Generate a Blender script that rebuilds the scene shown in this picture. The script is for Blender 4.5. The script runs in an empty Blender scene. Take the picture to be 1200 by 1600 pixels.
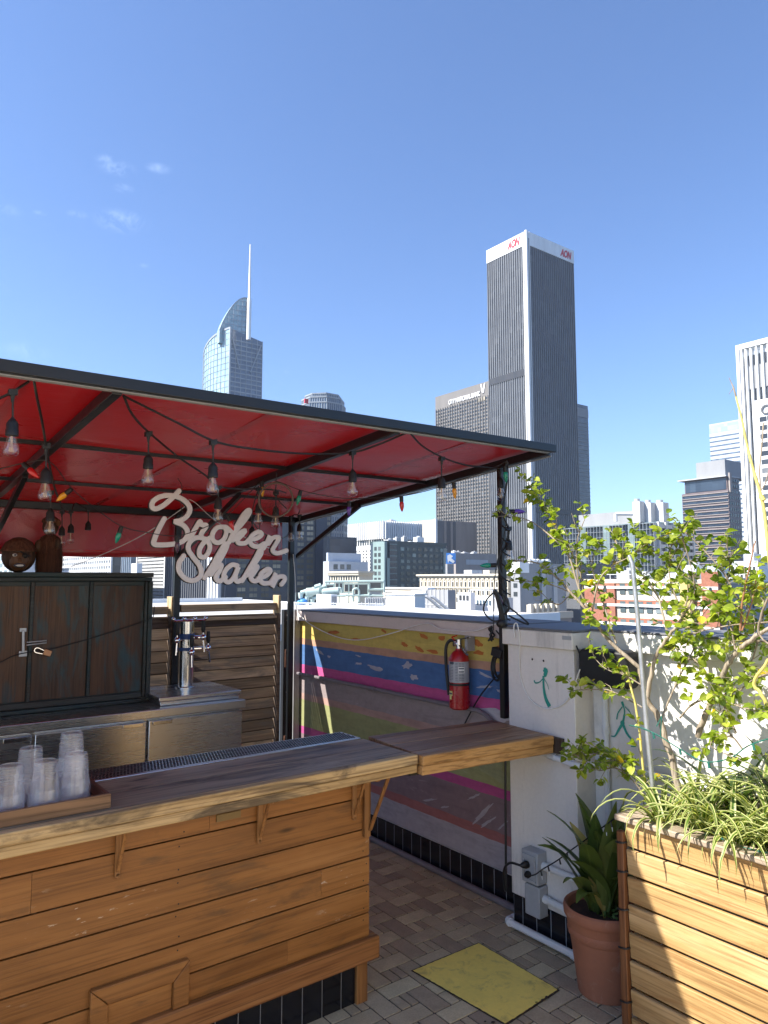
import bpy, bmesh, math, random
from mathutils import Vector, Matrix
random.seed(7)
R = math.radians
sc = bpy.context.scene
COL = sc.collection
# ------------------------------------------------------------------ camera measurements
FPX, HZ, EYE = 1120.0, 906.0, 1.62
TH = math.atan((HZ-800)/FPX); YAW = R(52.9)
CF = Vector((math.cos(YAW)*math.cos(TH), math.sin(YAW)*math.cos(TH), math.sin(TH)))
CR = Vector((math.sin(YAW), -math.cos(YAW), 0)); CU = CR.cross(CF)
EYEP = Vector((0, 0, EYE))
def ray(x, y): return CF + CR*((x-600)/FPX) + CU*((800-y)/FPX)
def at(x, y, d): return EYEP + ray(x, y)*d          # survey point seen in the photo at a known distance
def onx(x, y, X): r = ray(x, y); return EYEP + r*(X/r.x)
def ony(x, y, Y): r = ray(x, y); return EYEP + r*(Y/r.y)
def onz(x, y, z): r = ray(x, y); return EYEP + r*((z-EYE)/r.z)

# ------------------------------------------------------------------ mesh builder
class MB:
    def __init__(s): s.v=[]; s.f=[]; s.r=[]; s.u=[]; s.c=[]; s.m=[]
    def add(s, vs, fs, rnd=None, us=None, col=(1,1,1,1), mi=0):
        o=len(s.v); rnd=random.random() if rnd is None else rnd
        s.v += [Vector(p) for p in vs]; s.u += us or [0.0]*len(vs)
        for f in fs: s.f.append([i+o for i in f]); s.r.append(rnd); s.c.append(col); s.m.append(mi)
    def box(s, x0,x1,y0,y1,z0,z1, rnd=None, **k):
        s.add([(x0,y0,z0),(x1,y0,z0),(x1,y1,z0),(x0,y1,z0),(x0,y0,z1),(x1,y0,z1),(x1,y1,z1),(x0,y1,z1)],
              [(0,3,2,1),(4,5,6,7),(0,1,5,4),(1,2,6,5),(2,3,7,6),(3,0,4,7)], rnd, **k); return s
    def obox(s, c, ax, ay, az, rnd=None, **k):          # centre and three half-axis vectors
        c,ax,ay,az=map(Vector,(c,ax,ay,az)); vs=[]
        for z in (-1,1):
            for (a,b) in ((-1,-1),(1,-1),(1,1),(-1,1)): vs.append(c+ax*a+ay*b+az*z)
        s.add(vs,[(0,3,2,1),(4,5,6,7),(0,1,5,4),(1,2,6,5),(2,3,7,6),(3,0,4,7)],rnd,**k); return s
    def bar(s, p, q, w, h, up=(0,0,1), rnd=None):        # rectangular bar from p to q
        p,q=Vector(p),Vector(q); d=q-p; n=d.normalized(); sd=n.cross(Vector(up)).normalized(); u2=sd.cross(n)
        return s.obox((p+q)/2, d/2, sd*w/2, u2*h/2, rnd)
    def tube(s, pts, r, n=8, cap=True, rnd=None):
        pts=[Vector(p) for p in pts]; k=len(pts); rs=r if isinstance(r,(list,tuple)) else [r]*k
        vs=[]; us=[]; prev=None
        for i,p in enumerate(pts):
            t=(pts[min(i+1,k-1)]-pts[max(i-1,0)])
            t=t.normalized() if t.length>1e-9 else Vector((0,0,1))
            if prev is None:
                a=Vector((0,0,1)) if abs(t.z)<.9 else Vector((1,0,0)); a=(a-t*a.dot(t)).normalized()
            else:
                a=prev-t*prev.dot(t); a=a.normalized() if a.length>1e-6 else t.orthogonal().normalized()
            prev=a; b=t.cross(a)
            for j in range(n):
                g=2*math.pi*j/n; vs.append(p+(a*math.cos(g)+b*math.sin(g))*rs[i]); us.append(i/(k-1))
        fs=[]
        for i in range(k-1):
            for j in range(n):
                fs.append((i*n+j, i*n+(j+1)%n, (i+1)*n+(j+1)%n, (i+1)*n+j))
        if cap: fs += [tuple(range(n))[::-1], tuple((k-1)*n+j for j in range(n))]
        s.add(vs,fs,rnd,us); return s
    def lathe(s, prof, c=(0,0,0), n=24, rnd=None, axis=None, cap=False):
        c=Vector(c); M=Matrix.Identity(3)
        if axis is not None: M=Vector((0,0,1)).rotation_difference(Vector(axis)).to_matrix()
        vs=[]; fs=[]; us=[]
        for i,(r,z) in enumerate(prof):
            for j in range(n):
                g=2*math.pi*j/n; vs.append(c+M@Vector((r*math.cos(g),r*math.sin(g),z))); us.append(i/(len(prof)-1))
        for i in range(len(prof)-1):
            for j in range(n): fs.append((i*n+j,i*n+(j+1)%n,(i+1)*n+(j+1)%n,(i+1)*n+j))
        if cap: fs += [tuple(range(n))[::-1], tuple((len(prof)-1)*n+j for j in range(n))]
        s.add(vs,fs,rnd,us); return s
    def prism(s, poly, off, rnd=None, **k):              # polygon (3D, convex or not) pushed along off
        n=len(poly); off=Vector(off); vs=[Vector(p) for p in poly]+[Vector(p)+off for p in poly]
        fs=[tuple(range(n))[::-1], tuple(range(n,2*n))]+[(i,(i+1)%n,n+(i+1)%n,n+i) for i in range(n)]
        s.add(vs,fs,rnd,**k); return s
    def ball(s, c, rx, ry=None, rz=None, n=14, m=10, rnd=None):
        ry=ry or rx; rz=rz or rx; c=Vector(c); vs=[]; fs=[]
        for i in range(m+1):
            t=math.pi*i/m
            for j in range(n):
                g=2*math.pi*j/n; vs.append(c+Vector((rx*math.sin(t)*math.cos(g),ry*math.sin(t)*math.sin(g),-rz*math.cos(t))))
        for i in range(m):
            for j in range(n): fs.append((i*n+j,i*n+(j+1)%n,(i+1)*n+(j+1)%n,(i+1)*n+j))
        s.add(vs,fs,rnd); return s

ORG={}
def tag(o, label=None, cat=None, group=None, kind=None):
    if label: o['label']=label
    if cat: o['category']=cat
    if group: o['group']=group
    if kind: o['kind']=kind
    return o
def thing(name, label, cat, loc=(0,0,0), group=None):
    o=bpy.data.objects.new(name,None); COL.objects.link(o); o.location=loc; o.empty_display_size=.05
    ORG[o]=Vector(loc); return tag(o,label,cat,group)
def obj(name, mb, mat, parent=None, bevel=0, smooth=True, angle=35, merge=0):
    if parent is not None: og=ORG[parent]
    else:
        xs=[p.x for p in mb.v]; ys=[p.y for p in mb.v]; zs=[p.z for p in mb.v]
        og=Vector(((min(xs)+max(xs))/2,(min(ys)+max(ys))/2,min(zs)))
    me=bpy.data.meshes.new(name); me.from_pydata([p-og for p in mb.v],[],mb.f)
    a=me.attributes.new('rnd','FLOAT','FACE'); a.data.foreach_set('value',mb.r)
    a=me.attributes.new('u','FLOAT','POINT'); a.data.foreach_set('value',mb.u)
    if any(c!=(1,1,1,1) for c in mb.c):
        a=me.attributes.new('col','FLOAT_COLOR','FACE'); a.data.foreach_set('color',[x for c in mb.c for x in c])
    for m in (mat if isinstance(mat,(list,tuple)) else [mat]): me.materials.append(m)
    me.polygons.foreach_set('material_index',mb.m)
    if smooth:
        me.polygons.foreach_set('use_smooth',[True]*len(me.polygons)); me.set_sharp_from_angle(angle=R(angle))
    me.update()
    o=bpy.data.objects.new(name,me); COL.objects.link(o)
    if parent is not None: o.parent=parent
    else: o.location=og
    ORG[o]=og
    if parent is not None and parent.type=='MESH': ORG[o]=og
    if bevel:
        md=o.modifiers.new('Bevel','BEVEL'); md.width=bevel; md.segments=2; md.limit_method='ANGLE'; md.angle_limit=R(40)
    return o
def struct(name, mb, mat, **k): return tag(obj(name,mb,mat,**k),kind='structure')
def copy_tree(o, parent=None):
    c=o.copy(); COL.objects.link(c); c.parent=parent
    for ch in list(o.children): copy_tree(ch,c)
    return c
def dup(o, loc, rz=0, label=None, scale=None):
    c=copy_tree(o); c.location=loc; c.rotation_euler=(0,0,rz)
    if label: c['label']=label
    if scale: c.scale=(scale,)*3
    return c
def smooth_path(pts, n=6):                                # Catmull-Rom
    P=[Vector(p) for p in pts]; P=[P[0]*2-P[1]]+P+[P[-1]*2-P[-2]]; out=[]
    for i in range(1,len(P)-2):
        for k in range(n):
            t=k/n; a,b,c,d=P[i-1],P[i],P[i+1],P[i+2]
            out.append(.5*((2*b)+(c-a)*t+(2*a-5*b+4*c-d)*t*t+(3*b-a-3*c+d)*t**3))
    out.append(P[-2]); return out

# ------------------------------------------------------------------ materials
def newmat(name):
    m=bpy.data.materials.new(name); m.use_nodes=True; nt=m.node_tree
    return m,nt,nt.nodes['Principled BSDF']
def nd(nt,t,**k):
    n=nt.nodes.new(t)
    for a,b in k.items():
        if a.startswith('i_'):
            key=a[2:]; n.inputs[int(key) if key.isdigit() else key].default_value=b
        else: setattr(n,a,b)
    return n
def lk(nt,a,b): nt.links.new(a,b)
def c4(c): return (c[0],c[1],c[2],1)
def coords(nt, scale=(1,1,1), rnd=13.0, rot=(0,0,0)):
    tc=nd(nt,'ShaderNodeTexCoord'); at_=nd(nt,'ShaderNodeAttribute',attribute_name='rnd')
    mu=nd(nt,'ShaderNodeMath',operation='MULTIPLY',i_1=rnd); lk(nt,at_.outputs['Fac'],mu.inputs[0])
    ad=nd(nt,'ShaderNodeVectorMath',operation='ADD'); lk(nt,tc.outputs['Object'],ad.inputs[0]); lk(nt,mu.outputs[0],ad.inputs[1])
    mp=nd(nt,'ShaderNodeMapping'); mp.inputs['Scale'].default_value=scale; mp.inputs['Rotation'].default_value=rot
    lk(nt,ad.outputs[0],mp.inputs[0]); return mp.outputs[0], ad.outputs[0], at_.outputs['Fac']
def noise(nt, vec, scale, detail=4, rough=.55, dist=0):
    n=nd(nt,'ShaderNodeTexNoise'); n.inputs['Scale'].default_value=scale; n.inputs['Detail'].default_value=detail
    n.inputs['Roughness'].default_value=rough; n.inputs['Distortion'].default_value=dist
    if vec is not None: lk(nt,vec,n.inputs['Vector'])
    return n.outputs['Fac']
def ramp(nt, fac, stops, interp='LINEAR'):
    n=nd(nt,'ShaderNodeValToRGB'); cr=n.color_ramp; cr.interpolation=interp
    while len(cr.elements)<len(stops): cr.elements.new(.5)
    for e,(p,c) in zip(cr.elements,stops): e.position=p; e.color=c4(c) if hasattr(c,'__len__') else (c,c,c,1)
    lk(nt,fac,n.inputs[0]); return n.outputs[0]
def mth(nt, op, a, b=0.0, clamp=False):
    n=nd(nt,'ShaderNodeMath',operation=op,use_clamp=clamp)
    for i,x in enumerate((a,b)):
        if hasattr(x,'links'): lk(nt,x,n.inputs[i])
        else: n.inputs[i].default_value=x
    return n.outputs[0]
def mix(nt, fac, a, b, mode='MIX'):
    n=nd(nt,'ShaderNodeMix',data_type='RGBA',blend_type=mode)
    for i,x in ((0,fac),(6,a),(7,b)):
        if hasattr(x,'links'): lk(nt,x,n.inputs[i])
        elif i==0: n.inputs[0].default_value=x
        else: n.inputs[i].default_value=c4(x)
    return n.outputs[2]
def bump(nt, bs, h, strength=.3, dist=.004):
    b=nd(nt,'ShaderNodeBump'); b.inputs['Strength'].default_value=strength; b.inputs['Distance'].default_value=dist
    lk(nt,h,b.inputs['Height']); lk(nt,b.outputs[0],bs.inputs['Normal'])

def wood(name, dark, mid, light, axis=0, grain=22, rough=.55, stain=None, stain_lo=.55, chips=0, knots=True, spread=.35, bm=.35, spec=.4, streak=.85):
    m,nt,bs=newmat(name)
    s=[grain]*3; s[axis]=grain*.045; v,raw,rn=coords(nt,s)
    s2=[7.0]*3; s2[axis]=1.6; mp2=nd(nt,'ShaderNodeMapping'); mp2.inputs['Scale'].default_value=s2; lk(nt,raw,mp2.inputs[0])
    s3=[110.0]*3; s3[axis]=2.5; mp3=nd(nt,'ShaderNodeMapping'); mp3.inputs['Scale'].default_value=s3; lk(nt,raw,mp3.inputs[0])
    n1=noise(nt,v,1,6,.62,.9); n2=noise(nt,mp2.outputs[0],1,5,.6,.4); n3=noise(nt,mp3.outputs[0],1,3,.6,.2)
    f=mth(nt,'ADD',mth(nt,'MULTIPLY',n1,.5),mth(nt,'MULTIPLY',n2,.5))
    f=mth(nt,'ADD',f,mth(nt,'MULTIPLY',mth(nt,'SUBTRACT',rn,.5),spread*.5))
    c=ramp(nt,f,[(.32,dark),(.5,mid),(.68,light)])
    g=ramp(nt,n3,[(.34,(.5,.45,.4)),(.52,(1.06,1.06,1.06))]); c=mix(nt,streak,c,g,'MULTIPLY')
    if knots:
        sk=[9.0]*3; sk[axis]=2.3; mk=nd(nt,'ShaderNodeMapping'); mk.inputs['Scale'].default_value=sk; lk(nt,raw,mk.inputs[0])
        vo=nd(nt,'ShaderNodeTexVoronoi'); lk(nt,mk.outputs[0],vo.inputs['Vector']); vo.inputs['Scale'].default_value=.8
        k=ramp(nt,vo.outputs['Distance'],[(.03,1.0),(.085,0.0)]); kd=tuple(x*.35 for x in dark); c=mix(nt,k,c,kd)
    if stain is not None:
        st=noise(nt,mp2.outputs[0],1.7,6,.65,.8); sf=ramp(nt,st,[(stain_lo,0.0),(stain_lo+.16,.8)]); c=mix(nt,sf,c,stain)
    if chips:
        sx=[60.0]*3; sx[axis]=14; mx=nd(nt,'ShaderNodeMapping'); mx.inputs['Scale'].default_value=sx; lk(nt,raw,mx.inputs[0])
        big=noise(nt,raw,1.3,2); ch=noise(nt,mx.outputs[0],1,4,.7)
        cf=mth(nt,'MULTIPLY',ramp(nt,ch,[(.62,0.0),(.66,1.0)]),ramp(nt,big,[(.56,0.0),(.64,chips)])); c=mix(nt,cf,c,(.62,.5,.36))
    lk(nt,c,bs.inputs['Base Color']); bs.inputs['Specular IOR Level'].default_value=spec
    rr=ramp(nt,n2,[(.3,rough-.12),(.7,rough+.12)]); lk(nt,rr,bs.inputs['Roughness'])
    bump(nt,bs,mth(nt,'ADD',n1,mth(nt,'MULTIPLY',n3,.6)),bm,.003); return m

def paint(name, col, rough=.5, var=.12, scale=3.0, dirt=None, dirt_lo=.58, metallic=0, spec=.5, bm=.1, bscale=60, fine=.05, streak=False):
    m,nt,bs=newmat(name); v,raw,rn=coords(nt,(1,1,1),5.0)
    if streak:
        mp=nd(nt,'ShaderNodeMapping'); mp.inputs['Scale'].default_value=(1.6,1.6,.25); lk(nt,raw,mp.inputs[0]); v2=mp.outputs[0]
    else: v2=raw
    n1=noise(nt,v2,scale,6,.62,.4); n2=noise(nt,raw,bscale,4,.6)
    lo=tuple(x*(1-var) for x in col); hi=tuple(min(1,x*(1+var)) for x in col)
    c=ramp(nt,n1,[(.3,lo),(.7,hi)])
    c=mix(nt,fine*2,c,ramp(nt,n2,[(.35,(.6,.6,.6)),(.65,(1.15,1.15,1.15))]),'MULTIPLY')
    if dirt is not None:
        nz=noise(nt,v2,scale*2.2,8,.7,.6); df=ramp(nt,nz,[(dirt_lo,0.0),(dirt_lo+.2,.85)]); c=mix(nt,df,c,dirt)
    lk(nt,c,bs.inputs['Base Color']); bs.inputs['Metallic'].default_value=metallic; bs.inputs['Specular IOR Level'].default_value=spec
    lk(nt,ramp(nt,n1,[(.3,max(.02,rough-.08)),(.7,min(1,rough+.08))]),bs.inputs['Roughness'])
    if bm: bump(nt,bs,n2,bm,.002)
    return m
def brushed(name, col=(.6,.6,.6), rough=.3, axis=0):
    m,nt,bs=newmat(name); s=[180.0]*3; s[axis]=1.5; v,raw,rn=coords(nt,s)
    n=noise(nt,v,1,3); n2=noise(nt,raw,3,4)
    lk(nt,ramp(nt,n,[(.3,tuple(x*.95 for x in col)),(.7,col)]),bs.inputs['Base Color'])
    bs.inputs['Metallic'].default_value=1; lk(nt,ramp(nt,mth(nt,'ADD',mth(nt,'MULTIPLY',n,.5),mth(nt,'MULTIPLY',n2,.5)),[(.3,rough-.03),(.7,rough+.04)]),bs.inputs['Roughness'])
    return m
def clear(name, tint=(1,1,1), tr=.93, rough=.03, edge=.7, milk=0.0):
    m,nt,bs=newmat(name); out=nt.nodes['Material Output']
    t=nd(nt,'ShaderNodeBsdfTransparent'); t.inputs[0].default_value=c4(tint)
    lw=nd(nt,'ShaderNodeLayerWeight'); lw.inputs[0].default_value=.5
    f=mth(nt,'ADD',mth(nt,'MULTIPLY',mth(nt,'POWER',lw.outputs['Facing'],4.0),edge),1-tr,True)
    gl=nd(nt,'ShaderNodeBsdfGlossy'); gl.inputs['Roughness'].default_value=rough; last=t.outputs[0]
    if milk:
        df=nd(nt,'ShaderNodeBsdfDiffuse'); df.inputs[0].default_value=(.9,.9,.93,1); tl=nd(nt,'ShaderNodeBsdfTranslucent'); tl.inputs[0].default_value=(.95,.95,.98,1)
        m0=nd(nt,'ShaderNodeMixShader'); m0.inputs[0].default_value=.5; lk(nt,df.outputs[0],m0.inputs[1]); lk(nt,tl.outputs[0],m0.inputs[2])
        m1=nd(nt,'ShaderNodeMixShader'); m1.inputs[0].default_value=milk; lk(nt,last,m1.inputs[1]); lk(nt,m0.outputs[0],m1.inputs[2]); last=m1.outputs[0]
    ms=nd(nt,'ShaderNodeMixShader'); lk(nt,f,ms.inputs[0]); lk(nt,last,ms.inputs[1]); lk(nt,gl.outputs[0],ms.inputs[2]); lk(nt,ms.outputs[0],out.inputs[0]); return m
def leafmat(name, c1, c2, c3, trans=.35, rough=.4, stripe=None, yellow=None):
    m,nt,bs=newmat(name); out=nt.nodes['Material Output']; v,raw,rn=coords(nt,(1,1,1),9)
    c=ramp(nt,mth(nt,'ADD',mth(nt,'MULTIPLY',rn,.8),mth(nt,'MULTIPLY',noise(nt,raw,30,3),.2)),[(.1,c1),(.5,c2),(.9,c3)])
    if yellow is not None: c=mix(nt,ramp(nt,rn,[(.982,0.0),(.988,1.0)]),c,yellow)
    ua=nd(nt,'ShaderNodeAttribute',attribute_name='u')
    if stripe is not None: c=mix(nt,ramp(nt,ua.outputs['Fac'],[(.38,0.0),(.6,1.0)]),c,stripe)
    else: c=mix(nt,ramp(nt,ua.outputs['Fac'],[(.0,.35),(.12,0.0)]),c,tuple(min(1,x*1.6) for x in c3))
    lk(nt,c,bs.inputs['Base Color']); bs.inputs['Roughness'].default_value=rough; bs.inputs['Specular IOR Level'].default_value=.4
    tl=nd(nt,'ShaderNodeBsdfTranslucent'); lk(nt,mix(nt,1,c,(1.5,1.6,.7),'MULTIPLY'),tl.inputs[0])
    ms=nd(nt,'ShaderNodeMixShader'); ms.inputs[0].default_value=trans; lk(nt,bs.outputs[0],ms.inputs[1]); lk(nt,tl.outputs[0],ms.inputs[2]); lk(nt,ms.outputs[0],out.inputs[0])
    bump(nt,bs,noise(nt,raw,90,3),.3,.002); return m
def cityglass(name, dark, light, cell=(3,3,3.6), rough=.12, share=.25, spec=.6, lit=None):
    m,nt,bs=newmat(name); tc=nd(nt,'ShaderNodeTexCoord')
    mp=nd(nt,'ShaderNodeMapping'); mp.inputs['Scale'].default_value=tuple(1/x for x in cell); mp.inputs['Location'].default_value=(.37,.37,.37); lk(nt,tc.outputs['Object'],mp.inputs[0])
    fl=nd(nt,'ShaderNodeVectorMath',operation='FLOOR'); lk(nt,mp.outputs[0],fl.inputs[0])
    wn=nd(nt,'ShaderNodeTexWhiteNoise',noise_dimensions='3D'); lk(nt,fl.outputs[0],wn.inputs['Vector'])
    mb_=nd(nt,'ShaderNodeMapping'); mb_.inputs['Scale'].default_value=(.012,.012,.09); lk(nt,tc.outputs['Object'],mb_.inputs[0]); big=noise(nt,mb_.outputs[0],1,5,.7); f=mth(nt,'ADD',mth(nt,'MULTIPLY',wn.outputs['Value'],.5),mth(nt,'MULTIPLY',big,.55))
    c=ramp(nt,f,[(.15,dark),(1-share,tuple((a*2+b)/3 for a,b in zip(dark,light))),(.97,light)])
    lk(nt,c,bs.inputs['Base Color']); bs.inputs['Roughness'].default_value=rough; bs.inputs['Specular IOR Level'].default_value=spec; return m
def paneglass(name, dark, light, rough=.15, spec=.6):
    m,nt,bs=newmat(name); oi=nd(nt,'ShaderNodeObjectInfo'); a=nd(nt,'ShaderNodeAttribute',attribute_name='rnd')
    f=mth(nt,'FRACT',mth(nt,'ADD',oi.outputs['Random'],a.outputs['Fac']))
    tc=nd(nt,'ShaderNodeTexCoord'); n=noise(nt,tc.outputs['Object'],.4,2)
    lk(nt,ramp(nt,mth(nt,'ADD',mth(nt,'MULTIPLY',f,.8),mth(nt,'MULTIPLY',n,.2)),[(.2,dark),(.7,tuple(x*1.8 for x in dark)),(.95,light)]),bs.inputs['Base Color'])
    bs.inputs['Roughness'].default_value=rough; bs.inputs['Specular IOR Level'].default_value=spec; return m
def colored(name, rough=.7):                               # flat painted design: colour stored per painted patch
    m,nt,bs=newmat(name); a=nd(nt,'ShaderNodeAttribute',attribute_name='col'); v,raw,rn=coords(nt,(1,1,1),6)
    mp=nd(nt,'ShaderNodeMapping'); mp.inputs['Scale'].default_value=(1,1.6,9); lk(nt,raw,mp.inputs[0])
    n=noise(nt,mp.outputs[0],2.2,7,.7,.7); n2=noise(nt,raw,24,5)
    c=mix(nt,.55,a.outputs['Color'],ramp(nt,n,[(.25,(.55,.55,.58)),(.5,(1,1,1)),(.75,(1.25,1.25,1.25))]),'MULTIPLY')
    dry=mth(nt,'MULTIPLY',ramp(nt,noise(nt,mp.outputs[0],5,8,.75,.9),[(.6,0.0),(.72,.5)]),a.outputs['Alpha'])
    c=mix(nt,dry,c,(.5,.47,.48)); c=mix(nt,.18,c,ramp(nt,n2,[(.35,(.5,.5,.5)),(.6,(1.1,1.1,1.1))]),'MULTIPLY')
    lk(nt,c,bs.inputs['Base Color']); bs.inputs['Roughness'].default_value=rough; bump(nt,bs,n2,.15,.002); return m

M={}
M['plank']=wood('bar_plank_wood',(.20,.08,.02),(.31,.13,.033),(.4,.185,.055),0,17,.5,stain=(.11,.06,.026),stain_lo=.57,chips=1,spread=.22,streak=.5)
M['plank_end']=wood('bar_trim_wood',(.16,.06,.018),(.27,.11,.032),(.36,.165,.055),0,22,.5)
M['post_wood']=wood('bar_post_wood',(.19,.08,.025),(.32,.15,.048),(.42,.21,.08),2,24,.5)
M['ctop']=wood('counter_top_wood',(.10,.07,.044),(.22,.16,.10),(.35,.27,.17),0,16,.5,stain=(.045,.036,.03),stain_lo=.5,spread=.6,spec=.3)
M['cedge']=wood('counter_edge_wood',(.25,.145,.055),(.5,.33,.14),(.62,.44,.22),0,18,.6,stain=(.045,.032,.022),stain_lo=.47,spread=.4)
M['flaptop']=wood('flap_top_wood',(.13,.072,.038),(.26,.15,.078),(.38,.24,.135),0,16,.42,stain=(.06,.035,.022),stain_lo=.58,spread=.5,spec=.35)
M['flapedge']=wood('flap_edge_wood',(.24,.11,.03),(.42,.22,.07),(.54,.31,.12),0,18,.5,stain=(.06,.03,.015),stain_lo=.56)
M['planter']=wood('planter_wood',(.26,.15,.055),(.44,.28,.115),(.58,.4,.2),1,24,.62,stain=(.3,.15,.05),stain_lo=.52,spread=.35,bm=.55,streak=.75)
M['planter_cap']=wood('planter_cap_wood',(.2,.15,.1),(.34,.27,.2),(.46,.38,.3),1,24,.75)
M['planter_post']=wood('planter_post_wood',(.075,.026,.009),(.14,.055,.02),(.21,.09,.035),2,24,.5)
M['louvre']=wood('louvre_wood',(.06,.04,.027),(.12,.082,.056),(.2,.145,.105),0,24,.7,stain=(.05,.045,.045),stain_lo=.5,spread=.7)
M['fencepost']=wood('fence_post_wood',(.3,.22,.12),(.46,.35,.2),(.56,.45,.28),2,20,.65)
M['fencecap']=wood('fence_cap_wood',(.2,.14,.08),(.34,.25,.16),(.44,.34,.23),0,20,.7,stain=(.12,.1,.08),stain_lo=.55)
M['traywood']=wood('tray_wood',(.17,.085,.04),(.29,.16,.075),(.38,.225,.115),0,30,.5,knots=False)
M['trayred']=wood('tray_inner_wood',(.07,.022,.01),(.12,.038,.018),(.17,.06,.028),1,24,.5,knots=False)
M['cabinet']=wood('cabinet_wood',(.035,.018,.009),(.085,.042,.02),(.16,.085,.04),2,14,.5,stain=(.024,.075,.085),stain_lo=.5,spread=.3)
M['cabframe']=wood('cabinet_frame_wood',(.018,.02,.018),(.03,.04,.038),(.06,.055,.042),0,16,.5,stain=(.014,.04,.042),stain_lo=.48,knots=False)
M['block']=wood('dark_block_wood',(.03,.02,.014),(.06,.04,.028),(.1,.07,.05),2,24,.7)
M['steel']=brushed('brushed_steel',(.66,.65,.63),.27,0)
M['steelv']=brushed('brushed_steel_column',(.62,.62,.61),.2,2)
M['chrome']=paint('chrome',(.8,.8,.82),.1,.05,metallic=1,bm=0)
M['blacksteel']=paint('black_steel',(.012,.012,.014),.35,.25,6,dirt=(.06,.055,.05),dirt_lo=.68)
M['beamface']=paint('awning_beam_paint',(.008,.011,.016),.4,.25,5,dirt=(.12,.115,.11),dirt_lo=.68)
M['rubber']=paint('black_rubber',(.012,.012,.012),.5,.2,8)
M['blackplastic']=paint('black_plastic',(.008,.008,.009),.55,.2,8)
M['galv']=paint('galvanised_steel',(.42,.44,.46),.42,.15,18,metallic=.7,dirt=(.2,.2,.2),dirt_lo=.62)
M['white']=paint('white_wall_paint',(.68,.655,.61),.6,.05,2.5,dirt=(.38,.36,.33),dirt_lo=.58,streak=True,bm=.45)
M['pillar']=paint('white_pillar_paint',(.7,.655,.6),.55,.06,2.2,dirt=(.33,.31,.29),dirt_lo=.56,streak=True,bm=.4)
M['coping']=paint('coping_paint',(.58,.5,.47),.6,.07,3,dirt=(.33,.3,.29),dirt_lo=.6)
M['copetop']=paint('coping_top_membrane',(.14,.14,.15),.6,.2,5,dirt=(.11,.11,.12),dirt_lo=.55)
M['pvc']=paint('white_pvc',(.7,.7,.68),.35,.05,6,dirt=(.36,.34,.31),dirt_lo=.62)
M['greybox']=paint('grey_outlet_box',(.36,.37,.38),.45,.08,8)
M['conduit']=paint('painted_conduit',(.58,.59,.6),.45,.08,7,dirt=(.35,.34,.33))
M['muralpipe']=paint('mural_pipe_paint',(.16,.14,.15),.5,.2,8)
M['greytrim']=paint('grey_trim',(.3,.3,.31),.5,.1,8)
M['tileb']=paint('black_glazed_tile',(.006,.007,.011),.16,.3,10,bm=.05,spec=.55)
M['grout']=paint('grout',(.055,.05,.046),.85,.2,20)
M['grouttile']=paint('tile_grout_light',(.3,.3,.31),.8,.15,20)
M['mural']=colored('mural_paint')
M['teal']=paint('teal_paint',(.02,.27,.21),.6,.15,20)
M['blackmark']=paint('black_mark',(.01,.01,.01),.6)
M['yellow']=paint('yellow_plate_paint',(.9,.68,.15),.5,.09,6,dirt=(.38,.29,.1),dirt_lo=.53,bm=.4)
M['rustedge']=paint('chipped_black_edge',(.03,.022,.016),.7,.4,30)
M['terracotta']=paint('terracotta',(.33,.13,.07),.75,.16,5,dirt=(.42,.27,.2),dirt_lo=.58,bm=.25)
M['soil']=paint('soil',(.045,.025,.017),.95,.5,25,bm=1,bscale=90)
M['red']=paint('extinguisher_red',(.34,.012,.016),.28,.08,4,bm=0)
M['exlabel']=paint('extinguisher_label',(.36,.37,.39),.4,.1,30)
M['exwhite']=paint('white_sticker',(.75,.75,.72),.5,.03)
M['exyellow']=paint('yellow_sticker',(.72,.66,.25),.5,.05)
M['exdark']=paint('label_print',(.05,.06,.09),.5)
M['cord']=paint('white_cord',(.7,.69,.66),.5,.04)
M['sign']=paint('sign_letter_face',(.78,.74,.73),.5,.06,5)
M['signback']=paint('sign_letter_back',(.02,.02,.022),.5)
M['coco']=wood('coconut_husk',(.035,.016,.009),(.075,.036,.018),(.13,.065,.032),2,30,.7,knots=False)
M['cocoface']=wood('carved_coconut_shell',(.08,.035,.014),(.14,.065,.028),(.2,.1,.045),2,20,.45,knots=False)
M['fibre']=wood('coconut_fibre',(.03,.012,.007),(.085,.032,.016),(.17,.07,.035),2,60,.85,knots=False,bm=1)
M['ring']=paint('hoop_wrap',(.12,.085,.07),.7,.2,20)
M['glassbulb']=clear('clear_bulb_glass',(1,1,1),.88,.02,.9)
M['filament']=paint('bulb_filament',(.6,.42,.26),.4)
M['cup']=clear('clear_plastic_cup',(1,1,1),.94,.08,.6,.15); M['cuplip']=clear('cup_lip_plastic',(1,1,1),.94,.1,.6,.10); M['cupin']=clear('nested_cup_plastic',(1,1,1),.995,.07,.10,.012)
M['brass']=paint('tarnished_brass',(.2,.125,.04),.5,.2)
M['copper']=paint('padlock_body',(.42,.22,.12),.4,.1,metallic=.8)
M['tapblue']=paint('blue_band',(.02,.06,.2),.4)
for n_,c_ in (('c9red',(.55,.01,.012)),('c9amber',(.75,.32,.01)),('c9green',(.005,.27,.17)),('c9purple',(.1,.03,.35)),('c9dim',(.09,.04,.08))): M[n_]=paint(n_,c_,.15,.1,40,spec=.7,bm=0)
M['bark']=wood('shrub_bark',(.14,.11,.075),(.26,.21,.15),(.38,.32,.24),2,40,.8,knots=False,bm=.6)
M['stemred']=paint('young_red_stem',(.28,.13,.06),.6,.2,20)
M['stemyellow']=paint('yellow_stem',(.55,.47,.13),.5,.15,15,dirt=(.35,.27,.1))
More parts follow.
